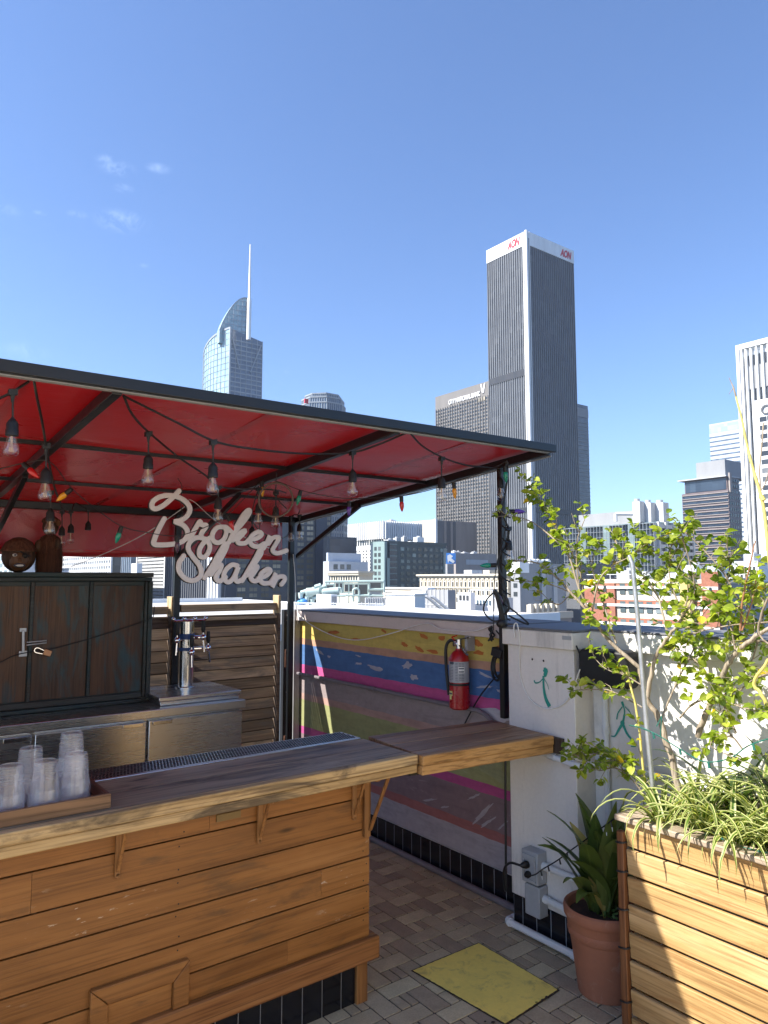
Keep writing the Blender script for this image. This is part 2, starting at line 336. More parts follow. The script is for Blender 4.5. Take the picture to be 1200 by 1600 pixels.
M['leaf']=leafmat('shrub_leaf',(.10,.16,.014),(.24,.31,.03),(.44,.47,.075),.42,.38,yellow=(.55,.38,.02))
M['strap']=leafmat('variegated_strap_leaf',(.05,.105,.014),(.10,.18,.022),(.17,.24,.035),.35,.4,stripe=(.52,.51,.22))
M['dstrap']=leafmat('dark_strap_leaf',(.02,.05,.01),(.04,.08,.016),(.07,.12,.03),.25,.35)
M['aspi']=leafmat('broad_pot_leaf',(.045,.08,.018),(.085,.125,.028),(.14,.18,.05),.25,.32,yellow=(.4,.32,.1))
M['herb']=leafmat('small_herb_leaf',(.04,.08,.015),(.07,.13,.03),(.12,.18,.05),.25,.5)
M['greenwire']=paint('green_wire',(.01,.11,.08),.5,.1)
M['deck_side']=paint('deck_edge',(.3,.29,.28),.8)
M['deckfar']=paint('bounce_deck_tile',(.42,.35,.24),.6,.15,3)  # bright tile colour that lets the unseen deck bounce warm light
M['cream_wall']=paint('bounce_cream',(.78,.71,.6),.8,.05,1.5)  # cream of the added block, picked to bounce warm light
M['asphalt']=paint('asphalt',(.06,.06,.062),.9,.2,.02,fine=0,bm=0)

def fabric():
    m,nt,bs=newmat('red_awning_vinyl'); out=nt.nodes['Material Output']; v,raw,rn=coords(nt,(1,1,1),3)
    n=noise(nt,raw,1.8,4,.5,.5); n2=noise(nt,raw,160,2)
    c=ramp(nt,n,[(.3,(.36,.010,.018)),(.7,(.46,.016,.026))]); lk(nt,c,bs.inputs['Base Color'])
    lk(nt,ramp(nt,n,[(.3,.22),(.7,.36)]),bs.inputs['Roughness']); bs.inputs['Specular IOR Level'].default_value=.6; bs.inputs['IOR'].default_value=1.75
    tl=nd(nt,'ShaderNodeBsdfTranslucent'); tl.inputs[0].default_value=(.62,.012,.022,1)
    ms=nd(nt,'ShaderNodeMixShader'); ms.inputs[0].default_value=.2; lk(nt,bs.outputs[0],ms.inputs[1]); lk(nt,tl.outputs[0],ms.inputs[2]); lk(nt,ms.outputs[0],out.inputs[0])
    bump(nt,bs,mth(nt,'ADD',mth(nt,'MULTIPLY',noise(nt,raw,4,3,.5,1.5),6),n2),.25,.004); return m
M['fabric']=fabric()
def tilemat():
    m,nt,bs=newmat('quarry_tile'); v,raw,rn=coords(nt,(1,1,1),7); n=noise(nt,raw,14,6,.65); n2=noise(nt,raw,150,3); n3=noise(nt,raw,1.1,3)
    c=ramp(nt,rn,[(0,(.36,.275,.19)),(.35,(.43,.34,.22)),(.65,(.54,.44,.28)),(1,(.6,.51,.32))])
    c=mix(nt,.5,c,ramp(nt,n,[(.3,(.6,.58,.56)),(.65,(1.1,1.1,1.1))]),'MULTIPLY'); c=mix(nt,.25,c,ramp(nt,n2,[(.35,(.5,.5,.5)),(.6,(1.2,1.2,1.2))]),'MULTIPLY')
    c=mix(nt,ramp(nt,n3,[(.55,0.0),(.8,.3)]),c,(.14,.11,.085))
    lk(nt,c,bs.inputs['Base Color']); lk(nt,ramp(nt,n,[(.3,.42),(.7,.62)]),bs.inputs['Roughness']); bump(nt,bs,n2,.2,.001); return m
M['tile']=tilemat()

# city materials
def conc(name,c,rough=.75,var=.13,dirt=None): return paint(name,c,rough,var,.11,dirt=dirt or tuple(x*.72 for x in c),dirt_lo=.6,streak=True,fine=.03,bm=0,bscale=1.5)
G={'blackg':cityglass('tower_black_glass',(.07,.077,.09),(.19,.2,.215),(3.1,3.1,3.9),.2,.3,.5),
 'blue':cityglass('pale_blue_glass',(.26,.40,.47),(.46,.62,.68),(3,3,4),.1,.4,.8),
 'bluedark':cityglass('blue_grey_glass',(.07,.10,.15),(.19,.25,.32),(3,3,4),.15,.35,.6),
 'darkblue':cityglass('dark_blue_glass',(.02,.03,.05),(.07,.1,.14),(2.5,2.5,3.6),.15,.3,.6),
 'green':cityglass('green_grey_glass',(.11,.15,.155),(.25,.32,.31),(4,4,3.6),.1,.4,.8),
 'greydk':cityglass('grey_window_band',(.03,.033,.04),(.16,.16,.16),(2.2,2.2,3.2),.2,.35,.5),
 'warm':cityglass('window_with_blinds',(.05,.045,.04),(.42,.34,.22),(2.4,2.4,2.1),.3,.5,.4)}
W={'dark':paneglass('dark_pane',(.02,.025,.03),(.13,.14,.15)),'tealp':paneglass('teal_pane',(.035,.055,.06),(.24,.32,.32)),
 'greyp':paneglass('grey_pane',(.03,.033,.038),(.2,.2,.2)),'warmp':paneglass('blind_pane',(.15,.135,.105),(.5,.43,.31)),'brickp':paneglass('brick_house_pane',(.06,.08,.085),(.3,.34,.34)),
 'bluep':paneglass('blue_pane',(.05,.08,.11),(.2,.26,.32))}
K={'black':conc('tower_black_cladding',(.028,.03,.036),.45),'fin':conc('tower_steel_fin',(.16,.165,.175),.4),'white':conc('white_cladding',(.72,.73,.73),.55),
 'greyl':conc('light_grey_concrete',(.42,.43,.44)),'grey':conc('grey_concrete',(.27,.275,.285),dirt=(.2,.2,.2)),'greyd':conc('dark_grey_cladding',(.1,.105,.115)),
 'brown':conc('brown_granite',(.165,.155,.148)),'beige':conc('beige_stone',(.54,.47,.37)),'cream':conc('cream_stone',(.6,.54,.43),dirt=(.45,.38,.28)),
 'tealw':conc('teal_grey_panel',(.05,.075,.085),.5),'tealL':conc('pale_teal_panel',(.22,.3,.29),.6),'brick':None,'purple':conc('mauve_granite',(.14,.11,.115),.5),
 'pale':conc('pale_blue_grey_panel',(.42,.46,.52),.6),'roofw':conc('white_roof_membrane',(.45,.44,.42),.8,.1,dirt=(.42,.41,.4)),'taup':conc('taupe_stone',(.3,.265,.245)),
 'steelp':conc('pale_green_steel',(.42,.52,.48),.5),'mech':conc('mechanical_grey',(.45,.46,.47),.6,.12),'yel':conc('yellow_plaster',(.52,.4,.14)),'blueb':conc('blue_billboard',(.05,.22,.6),.5),
 'navy':conc('navy_cladding',(.035,.045,.07),.5),'silver':conc('silver_mullion',(.3,.33,.36),.4)}
def brick():
    m,nt,bs=newmat('red_brick'); tc=nd(nt,'ShaderNodeTexCoord'); n=noise(nt,tc.outputs['Object'],.5,6,.7); n2=noise(nt,tc.outputs['Object'],4,3)
    c=ramp(nt,n,[(.3,(.24,.09,.055)),(.7,(.36,.15,.095))]); c=mix(nt,.4,c,ramp(nt,n2,[(.3,(.7,.7,.7)),(.7,(1.2,1.2,1.2))]),'MULTIPLY')
    lk(nt,c,bs.inputs['Base Color']); bs.inputs['Roughness'].default_value=.85; return m
K['brick']=brick()
SIGNRED=paint('sign_red',(.55,.02,.04),.4,.05,bm=0); SIGNWHITE=paint('sign_white',(.8,.8,.8),.4,.03,bm=0)

# ================================================================== THE ROOFTOP
# ---- floor: grout bed and tiles
mb=MB(); mb.box(-7,3.05,-7,5.6,-.35,0); struct('deck',mb,M['grout'],smooth=False)
mb=MB(); mb.box(-6.9,2.73,-6.9,-.75,.0005,.005); struct('bounce_deck',mb,M['deckfar'],smooth=False)  # unseen sheet added over the dark grout to bounce warm light
mb=MB(); mb.box(-6.9,-1.35,-.74,4.9,.0005,.005); struct('deck_beside',mb,M['deckfar'],smooth=False)
pw_=thing('bounce_block','unseen cream block added behind the viewpoint to bounce warm light','building',(-1,-4.2,0))  # added block, out of view: its cream face throws warm fill onto the bar
obj('walls',MB().box(-6.8,2.6,-5.6,-3.6,.006,4.2),M['cream_wall'],pw_,smooth=False); obj('roof_slab',MB().box(-6.95,2.7,-5.75,-3.45,4.21,4.4),M['white'],pw_,.01)
obj('door',MB().box(-1.6,-.6,-3.599,-3.56,.01,2.15),M['greytrim'],pw_,.01)
mb=MB(); u=.086; g=.0035
for i in range(-60,70):
    for j in range(-60,70):
        ox,oy=(i+2*j)*u-.02,(2*i-j)*u+.01
        if not(-1.2<ox<2.72 and -.6<oy<4.9): continue
        for (a,b,w,h) in ((0,0,2,1),(2,0,1,2),(1,1,.55,1),(1.55,1,.45,1)):
            x0=ox+a*u+g; x1=ox+(a+w)*u-g; y0=oy+b*u+g; y1=oy+(b+h)*u-g
            if x0>2.735: continue
            x1=min(x1,2.752)
            z=.004+random.uniform(0,.0012)
            r=(random.uniform(.45,1) if w==2 else random.uniform(0,.6)) if w*h>1.5 else random.uniform(.1,.7)
            mb.box(x0,x1,y0,y1,-.01,z,r)
struct('floor_tiles',mb,M['tile'],bevel=.0015)

# ---- parapet with the painted mural
def tiles_base(mb,gm,x,y0,y1,z1,w=.083):
    gm.box(x+.0022,x+.03,y0,y1,.006,z1-.004)
    y=y0
    while y<y1-.01:
        mb.box(x,x+.008,y+.0026,min(y+w,y1)-.0026,.008,z1); y+=w
pw=thing('parapet_wall','low parapet wall painted with bold colour stripes, behind the bar opening','wall',(2.9,3.58,0))
obj('wall_body',MB().box(2.762,3.05,2.455,4.70,0.0061,1.317),M['white'],pw,smooth=False)
obj('coping',MB().box(2.715,3.09,2.47,4.715,1.32,1.392),M['coping'],pw,.004)
obj('coping_membrane',MB().box(2.712,3.093,2.47,4.718,1.3925,1.402),M['copetop'],pw,.002)
tm,gm=MB(),MB(); tiles_base(tm,gm,2.748,2.455,4.69,.152)
obj('base_tiles',tm,M['tileb'],pw,.001); obj('tile_joints',gm,M['grouttile'],pw,smooth=False)
ss=[(.155,.287,(.33,.3,.32,.25)),(.287,.336,(.30,.11,.10,.3)),(.336,.508,(.2,.135,.145,1)),(.508,.56,(.38,.06,.2,.15)),(.56,.75,(.27,.28,.12,.5)),
    (.75,.795,(.38,.24,.2,.2)),(.795,.94,(.27,.22,.215,1)),(.94,1.002,(.45,.07,.22,.15)),(1.002,1.145,(.06,.145,.33,.4)),(1.145,1.19,(.46,.26,.17,.15)),(1.19,1.319,(.55,.42,.10,.2))]
mm=MB(); NY=46; edges={}
def zed(z,i):
    if z in (.155,1.319): return z
    if (z,i) not in edges: edges[(z,i)]=z+random.uniform(-.0025,.0025)
    return edges[(z,i)]
for a,b,c in ss:
    r=random.random()
    for i in range(NY):
        y0=2.456+(4.695-2.456)*i/NY; y1=2.456+(4.695-2.456)*(i+1)/NY
        mm.add([(2.757,y0,zed(a,i)),(2.757,y1,zed(a,i+1)),(2.757,y1,zed(b,i+1)),(2.757,y0,zed(b,i))],[(0,3,2,1)],r,col=c)
def blob(y,z,ry,rz,c,rot=0,x=2.7555,n=16,jag=.25):
    P=[]
    for k in range(n):
        t=2*math.pi*k/n; q=1+random.uniform(-jag,jag); a,b=ry*q*math.cos(t),rz*q*math.sin(t)
        P.append((x,y+a*math.cos(rot)-b*math.sin(rot),z+a*math.sin(rot)+b*math.cos(rot)))
    mm.add(P,[tuple(range(n))[::-1]],random.random(),col=c)
xb=2.7562
for (px,py,a,b) in ((520,988,.07,.012),(632,1007,.035,.012),(655,1014,.04,.012),(676,1018,.05,.012),(662,994,.04,.012),(690,997,.035,.013),(745,1004,.045,.018),(748,1020,.04,.012),(555,999,.05,.008),(780,1012,.03,.012),(600,986,.03,.008)):
    p=onx(px,py,xb); xb-=.00006; blob(p.y,p.z,a,b,(.46,.14,.025,.3),random.uniform(-.1,.35),xb)
for (px,py,a,b) in ((500,1019,.05,.011),(514,1026,.022,.007),(560,1037,.035,.008),(588,1044,.075,.013),(636,1040,.04,.02),(646,1058,.04,.018),(758,1055,.05,.008),(757,1073,.05,.008),(783,1080,.03,.01),(560,1025,.03,.005)):
    p=onx(px,py,xb); xb-=.00006; blob(p.y,p.z,a,b,(.36,.36,.42,.6),random.uniform(-.3,.3),xb,jag=.4)
for (px,py,a,b,ro) in ((670,1250,.06,.006,-.3),(695,1261,.03,.006,-.3),(755,1270,.1,.012,-.75),(762,1285,.06,.007,-.6),(740,1245,.05,.006,-.5),(785,1290,.04,.005,-.7)):
    p=onx(px,py,xb); xb-=.00006; blob(p.y,p.z,a,b,(.34,.31,.33,1),-ro*-1,xb,jag=.4)
p=onx(775,1117,xb); xb-=.0001; blob(p.y,p.z,.12,.03,(.42,.4,.42,1),0,xb,jag=.2)
p=onx(770,1200,xb); xb-=.0001; blob(p.y,p.z,.1,.06,(.27,.29,.15,1),.2,xb,jag=.4)
obj('mural',mm,M['mural'],pw,smooth=False)
obj('corner_channel',MB().box(2.70,2.75,4.67,4.70,.0,1.40),M['greytrim'],pw,.002)

# ---- white pillar next to the mural
pl=thing('white_pillar','squat white pillar with a teal stick figure under two dots, right of the stripe mural','pillar',(2.68,2.26,0))
obj('pillar_body',MB().box(2.61,2.761,2.06,2.453,.155,1.309),M['pillar'],pl,.004)
obj('coping',MB().box(2.585,3.09,2.045,2.468,1.31,1.386),M['pillar'],pl,.005)
obj('coping_membrane',MB().box(2.583,3.093,2.043,2.4685,1.3865,1.398),M['copetop'],pl,.003)
tm,gm=MB(),MB(); tiles_base(tm,gm,2.618,2.062,2.45,.151); obj('base_tiles',tm,M['tileb'],pl,.001); obj('tile_joints',gm,M['grouttile'],pl,smooth=False)
def flat_fig(strokes,X,mat,name,par,th=.0015):
    mbx=MB()
    for k,(pts,ws) in enumerate(strokes):
        P=[onx(a,b,X) for a,b in pts]; P=smooth_path(P,5) if len(P)>2 else P
        n=len(P); Wd=[ws[0]+(ws[1]-ws[0])*i/(n-1) for i in range(n)] if len(ws)==2 else [ws[min(len(ws)-1,int(i/(n-1)*(len(ws)-1)+.5))] for i in range(n)]
        L=[];Rr=[]
        for i,p in enumerate(P):
            t=(P[min(i+1,n-1)]-P[max(i-1,0)]).normalized(); s=Vector((1,0,0)).cross(t)
            L.append(p+s*Wd[i]/2); Rr.append(p-s*Wd[i]/2)
        x=Vector((-th-.0002*k,0,0)); vs=[q+x for q in L+Rr]
        mbx.add(vs,[(i,i+1,n+i+1,n+i) for i in range(n-1)])
    return obj(name,mbx,mat,par,smooth=False)
flat_fig([([(851,1043),(853,1051),(850,1058)],(.012,.028,.02,.008)),([(849,1056),(850,1075),(853,1091),(859,1104)],(.008,.022)),([(849,1060),(843,1066),(837,1067),(835,1063)],(.004,.008)),([(850,1060),(855,1068),(858,1077)],(.004,.0025))],2.609,M['teal'],'stick_figure',pl)
flat_fig([([(831,1029),(833,1031)],(.009,.009)),([(849,1031),(850,1034)],(.009,.009))],2.609,M['blackmark'],'eye_dot',pl)
obj('name_tag',MB().box(2.5835,2.584,2.05,2.10,1.355,1.372),M['greybox'],pl)

# ---- white wall continuing to the right
rw=thing('white_wall','long low white wall behind the leafy planter, plant shadows falling on it','wall',(2.9,0,0))
obj('wall_body',MB().box(2.74,3.05,-4,2.059,0.006,1.309),M['white'],rw,smooth=False)
obj('coping',MB().box(2.705,3.09,-4,2.0445,1.31,1.392),M['white'],rw,.005)
obj('coping_membrane',MB().box(2.702,3.093,-4,2.0425,1.3925,1.402),M['copetop'],rw,.003)
flat_fig([([(972,1096),(976,1110),(975,1122),(972,1132)],(.012,.006,.01,.02)),([(972,1132),(966,1142),(961,1150),(955,1150)],(.013,.004)),([(974,1132),(980,1146),(988,1156),(994,1165),(986,1166)],(.013,.005)),([(973,1104),(966,1114),(964,1124)],(.005,.006)),([(977,1104),(984,1112),(990,1122)],(.005,.003))],2.739,M['teal'],'stick_figure',rw)

# ---- pipes and conduits on the walls
def pipe(name,pts,r,mat,label,cat,n=10,group=None,sm=True,fit=None):
    P=smooth_path(pts,6) if sm else pts; m_=MB().tube(P,r,n)
    for f in (fit or []): m_.tube([Vector(f[0]),Vector(f[1])],r*1.3,n)
    return tag(obj(name,m_,mat),label,cat,group)
def rounded(pts,rad=.03):
    P=[Vector(p) for p in pts]; out=[P[0]]
    for a,b,c in zip(P,P[1:],P[2:]):
        d1=(a-b).normalized(); d2=(c-b).normalized()
        for t in (0,.25,.5,.75,1): p=(b+d1*rad)*(1-t)**2+2*b*t*(1-t)+(b+d2*rad)*t*t; out.append(p)
    out.append(P[-1]); return out
pipe('conduit',rounded([(2.728,4.66,.935),(2.728,2.74,.932),(2.728,2.63,.85),(2.728,2.6,.72)],.06),.012,M['muralpipe'],'dark painted conduit running along the stripe mural','conduit',sm=False,fit=[((2.728,3.7,.9335),(2.728,3.76,.9335)),((2.728,4.3,.9345),(2.728,4.34,.9345))])
pipe('conduit',[(2.722,1.985,.02),(2.722,1.985,1.17)],.014,M['conduit'],'vertical white conduit behind the black speaker, right of the pillar','conduit',sm=False,fit=[((2.722,1.985,.5),(2.722,1.985,.53)),((2.722,1.985,.95),(2.722,1.985,.98))])
pipe('conduit',rounded([(2.592,2.42,.86),(2.592,2.035,.815),(2.692,1.99,.825),(2.692,1.0,.835)],.04),.013,M['conduit'],'grey conduit wrapping the pillar corner just under the bar flap','conduit',sm=False,fit=[((2.592,2.2,.834),(2.592,2.16,.83))])
pipe('drain_pipe',rounded([(2.64,2.47,.03),(2.585,2.46,.03),(2.585,1.95,.03)],.03),.016,M['pvc'],'white plastic pipe lying on the floor tiles along the pillar base','pipe',sm=False,fit=[((2.585,2.085,.03),(2.585,2.03,.03)),((2.6,2.462,.03),(2.585,2.44,.03))])
pipe('floor_pipe',[(2.722,4.6,.022),(2.722,2.49,.022)],.017,M['muralpipe'],'dusty pipe along the foot of the mural wall','pipe',sm=False)
pipe('outlet_conduit',rounded([(2.585,2.24,.345),(2.585,2.07,.345),(2.585,1.9,.335)],.02),.014,M['pvc'],'upper white pipe leaving the grey outlet box','pipe',sm=False,fit=[((2.585,2.235,.345),(2.585,2.205,.345))])
pipe('outlet_conduit',rounded([(2.585,2.24,.205),(2.585,2.07,.2),(2.585,1.9,.195)],.02),.014,M['pvc'],'lower white pipe leaving the grey outlet box','pipe',sm=False,fit=[((2.585,2.235,.205),(2.585,2.205,.205)),((2.585,2.12,.201),(2.585,2.09,.2))])
ob=thing('outlet_box','grey weatherproof outlet box with plugs on the pillar foot','outlet',(2.59,2.29,.13))
obj('upper_box',MB().box(2.545,2.609,2.235,2.33,.265,.405),M['greybox'],ob,.005)
obj('lower_box',MB().box(2.55,2.609,2.232,2.318,.125,.258),M['greybox'],ob,.005)
m_=MB(); m_.box(2.538,2.5445,2.245,2.32,.275,.285); m_.box(2.538,2.5445,2.245,2.32,.37,.39); m_.box(2.538,2.5445,2.245,2.255,.285,.37); m_.box(2.538,2.5445,2.31,2.32,.285,.37)
obj('cover_frame',m_,M['greybox'],ob,.002)
m_=MB(); m_.lathe([(0,0),(.015,0),(.017,.012),(.012,.03),(.006,.04),(0,.04)],(2.5445,2.29,.345),12,axis=(-1,0.3,0)); m_.lathe([(0,0),(.014,0),(.015,.012),(.01,.022),(0,.022)],(2.5445,2.285,.305),12,axis=(-1,0,0))
obj('plug',m_,M['rubber'],ob)
pipe('power_cable',[(2.51,2.30,.345),(2.5,2.36,.34),(2.545,2.44,.27),(2.58,2.462,.18),(2.59,2.465,.6),(2.60,2.47,.83)],.0055,M['rubber'],'black power cable from the outlet box up beside the pillar','cable')

# ---- speaker
sp=thing('speaker','black rounded outdoor speaker strapped to the wall behind the shrub','speaker',(2.64,1.9,1.16))
P=[]
hw,hh,rr=.125,.078,.03
for (cx,cz,a0) in ((hw-rr,hh-rr,0),(-hw+rr,hh-rr,90),(-hw+rr,-hh+rr,180),(hw-rr,-hh+rr,270)):
    for k in range(6):
        t=R(a0+k*18); P.append((2.60,1.905+cx+rr*math.cos(t),1.245+cz+rr*math.sin(t)))
obj('cabinet',MB().prism(P,(.085,0,0)),M['blackplastic'],sp,.012)
obj('bracket',MB().tube([(2.685,1.9,1.245),(2.74,1.9,1.245)],.02),M['blacksteel'],sp)
obj('strap',MB().tube([(2.611,2.045,1.33),(2.6,2.02,1.30)],.004),M['rubber'],sp)

# ---- fire extinguisher
fx=thing('fire_extinguisher','red fire extinguisher with black hose hanging on the mural','fire extinguisher',(2.7,2.886,.93))
fc=(2.69,2.886,0)
obj('cylinder',MB().lathe([(0,.932),(.045,.932),(.054,.94),(.054,1.19),(.05,1.21),(.035,1.232),(.02,1.243),(.018,1.252),(0,1.252)],fc,28),M['red'],fx)
obj('label_band',MB().lathe([(.0547,1.075),(.0547,1.185)],fc,28),M['exlabel'],fx)
obj('hose_band',MB().lathe([(.056,1.058),(.056,1.07)],fc,28),M['rubber'],fx)
def arcpatch(m,a0,a1,z0,z1,r,n=6):
    vs=[]
    for i in range(n+1):
        t=R(a0+(a1-a0)*i/n); vs+= [(fc[0]+r*math.cos(t),fc[1]+r*math.sin(t),z0),(fc[0]+r*math.cos(t),fc[1]+r*math.sin(t),z1)]
    m.add(vs,[(2*i,2*i+2,2*i+3,2*i+1) for i in range(n)])
m_=MB(); arcpatch(m_,222,258,1.125,1.158,.0553); obj('barcode_sticker',m_,M['exwhite'],fx)
m_=MB(); [arcpatch(m_,225,255,z,z+.006,.0556) for z in (1.13,1.147)]; [arcpatch(m_,a,a+14,1.177-k*.008,1.179-k*.008,.0553) for a in (160,178,205,226,242) for k in range(12) if not(a>215 and 2<k<7)]
arcpatch(m_,165,196,1.172,1.184,.0552); obj('label_print',m_,M['exdark'],fx)
m_=MB(); arcpatch(m_,150,185,1.005,1.03,.0548); arcpatch(m_,155,178,.985,1.0045,.0548); obj('shield_sticker',m_,M['exyellow'],fx)
m_=MB(); arcpatch(m_,152,183,1.012,1.02,.0551); obj('sticker_print',m_,M['exdark'],fx)
m_=MB(); m_.tube([(2.69,2.886,1.25),(2.69,2.886,1.30)],.016,14); m_.bar((2.69,2.90,1.295),(2.69,2.80,1.315),.016,.006); m_.bar((2.69,2.90,1.285),(2.675,2.805,1.225),.014,.006); m_.lathe([(0,0),(.014,0),(.014,.012),(0,.012)],(2.68,2.9,1.275),12,axis=(-1,.3,0))
obj('valve',m_,M['chrome'],fx)
obj('safety_pin',MB().tube([(2.685,2.91,1.29),(2.67,2.92,1.31),(2.68,2.89,1.32)],.004,6),M['c9red'],fx)
obj('hose',MB().tube(smooth_path([(2.69,2.9,1.285),(2.675,2.94,1.29),(2.665,2.962,1.25),(2.665,2.962,1.15),(2.665,2.95,1.06),(2.668,2.945,1.0)]),.009,10),M['rubber'],fx)
obj('wall_hook',MB().box(2.70,2.7545,2.83,2.85,1.24,1.32),M['greytrim'],fx)

# ---- bar
YB=2.372; XB=1.722
bar=thing('bar_counter','stained plank bar counter with thick worn wooden top and black tiled foot','bar',(.2,2.6,0))
zs=[.168,.33,.4343,.5413,.6465,.767,.858]
m_=MB()
seams={0:(1.36,),1:(),2:(1.5,-.2),3:(),4:(.5,),5:(1.05,)}
for i,(a,b) in enumerate(zip(zs,zs[1:])):
    xs=[-2.4]+sorted(seams.get(i,()))+[XB]
    for x0,x1 in zip(xs,xs[1:]): m_.box(x0+.0006,x1-.0006,YB+random.uniform(0,.0012),YB+.022,a+.0028,b-.0028)
for i,(a,b) in enumerate(zip(zs,zs[1:])):
    for xx in (-.9,-.25,.35,.95,XB-.02):
        for zz in (a+.022,b-.022):
            cx,cz=xx+random.uniform(-.012,.012),zz+random.uniform(-.005,.005); m_.add([(cx+.0028*math.cos(k*.785),YB-.0004,cz+.0028*math.sin(k*.785)) for k in range(8)],[tuple(range(8))],.5,mi=1)
obj('front_planks',m_,[M['plank'],M['rustedge']],bar)
m_=MB()
for a,b in zip(zs,zs[1:]): m_.box(XB-.022,XB-.0012,YB+.024,2.62,a+.003,b-.003)
obj('end_planks',m_,M['plank'],bar,.002)
obj('carcass',MB().box(-2.4,XB-.026,YB+.026,2.62,.02,.86),M['block'],bar,smooth=False)
obj('base_trim',MB().box(-2.4,XB+.03,YB-.03,YB-.001,.163,.246).box(XB+.001,XB+.03,YB+.0,2.6,.163,.246),M['plank_end'],bar,.006)
obj('foot_post',MB().box(XB-.055,XB-.005,YB+.003,YB+.045,.003,.162),M['post_wood'],bar,.003)
tm=MB(); x=-1.2
while x<XB-.07: tm.box(x+.002,x+.083,YB+.018,YB+.025,.004,.16); x+=.085
obj('foot_tiles',tm,M['tileb'],bar,.001); obj('tile_joints',MB().box(-2.4,XB-.056,YB+.021,YB+.0255,.004,.161),M['grouttile'],bar,smooth=False)
YF=2.246; XC=1.868
m_=MB(); m_.box(-2.4,XC-.004,YF+.036,YF+.21,.897,.93); m_.box(-2.4,XC-.002,YF+.213,2.618,.897,.9295)
obj('top_board',m_,M['ctop'],bar,.003)
m_=MB(); m_.box(-2.4,XC,YF,YF+.035,.893,.9303); m_.box(-2.4,XC,YF+.004,YF+.04,.860,.892); m_.box(XC-.03,XC-.0005,YF+.041,2.62,.862,.896)
obj('edge_board',m_,M['cedge'],bar,.004)
def bracket(xc):
    m_=MB(); h=.018
    m_.box(xc-.009,xc+.009,YB-.012,YB-.0008,.70,.86); m_.lathe([(0,0),(.009,0),(.009,.0112),(0,.0112)],(xc,YB-.012,.70),10,axis=(0,1,0))
    m_.box(xc-.009,xc+.009,YF+.03,YB-.0125,.849,.8592)
    m_.bar((xc,YB-.012,.715),(xc,YF+.05,.85),.008,.012,up=(1,0,0)); return m_
for px,py in ((183,1345),(404,1295),(552,1262)):
    obj('bracket',bracket(ony(px,py,YB).x),M['post_wood'],bar,.002)
m_=MB(); m_.box(XB-.035,XB-.006,YB-.018,YB-.0008,.62,.86); m_.box(XB-.032,XB-.01,YF+.04,YB-.0182,.845,.8595); m_.bar((XB-.012,YB-.02,.645),(XB+.02,YF+.03,.855),.008,.016,up=(1,0,0))
obj('bracket',m_,M['post_wood'],bar,.002)
# hatch frame on the front
fr=[ony(142,1550,YB-.02),ony(297,1497,YB-.02)]
hx0,hx1=fr[0].x,fr[1].x; hz=fr[0].z
m_=MB(); ya=YB-.022
m_.prism([(hx0,ya,hz),(hx1,ya,hz),(hx1-.055,ya,hz-.055),(hx0+.055,ya,hz-.055)],(0,.0205,0)); m_.prism([(hx0,ya,hz-.002),(hx0+.053,ya,hz-.0555),(hx0+.053,ya,.2475),(hx0,ya,.2475)],(0,.0205,0)); m_.prism([(hx1,ya,hz-.002),(hx1-.053,ya,hz-.0555),(hx1-.053,ya,.2475),(hx1,ya,.2475)],(0,.0205,0))
obj('hatch_frame',m_,M['plank'],bar,.003)
obj('hatch_panel',MB().box(hx0+.055,hx1-.055,YB-.008,YB-.001,.2475,hz-.057),M['plank'],bar)
bp=ony(357,1275,YB-.002); obj('brass_plate',MB().box(bp.x-.045,bp.x+.045,YB-.006,YB-.0008,bp.z-.012,bp.z+.012),M['brass'],bar,.001)
# drip rail behind
m_=MB(); m_.box(-.9,1.855,2.62,2.775,.90,.934)
obj('drip_rail',m_,M['steel'],bar,.003)
m_=MB()
for i in range(92):
    for j in range(7):
        cx=.72+i*.0122+(.006 if j%2 else 0); cy=2.637+j*.0192
        m_.box(cx,cx+.0075,cy,cy+.011,.9342,.9352)
o_=obj('drip_holes',m_,M['blackplastic'],bar,smooth=False); o_['kind']='stuff'
# hinged flap
FR=Matrix.Rotation(R(-5.5),4,'Z'); f0=Vector((1.872,2.222,0))
def fl(x,y,z): return f0+FR@Vector((x,y,z))
def fbox_(m,x0,x1,y0,y1,z0,z1): m.obox(fl((x0+x1)/2,(y0+y1)/2,(z0+z1)/2),FR@Vector(((x1-x0)/2,0,0)),FR@Vector((0,(y1-y0)/2,0)),(0,0,(z1-z0)/2))
m_=MB(); ys=(.032,.09,.24,.37,.43)
for a,b in zip(ys,ys[1:]): fbox_(m_,.002,.71,a+.001,b-.001,.895,.9275+random.uniform(0,.001))
ft=obj('flap_top',m_,M['flaptop'],bar,.003)
m_=MB(); fbox_(m_,0,.71,0,.031,.889,.928); fbox_(m_,0,.71,.004,.04,.852,.888); fbox_(m_,.0,.02,.042,.43,.856,.893)
obj('flap_edge',m_,M['flapedge'],bar,.004)
m_=MB(); fbox_(m_,-.02,.05,.06,.1,.842,.851); obj('hinge',m_,M['blacksteel'],bar)
tag(obj('support_block',MB().box(2.588,2.6095,2.12,2.4,.85,.918),M['block'],bevel=.003),'dark wooden block on the pillar carrying the flap end','block')

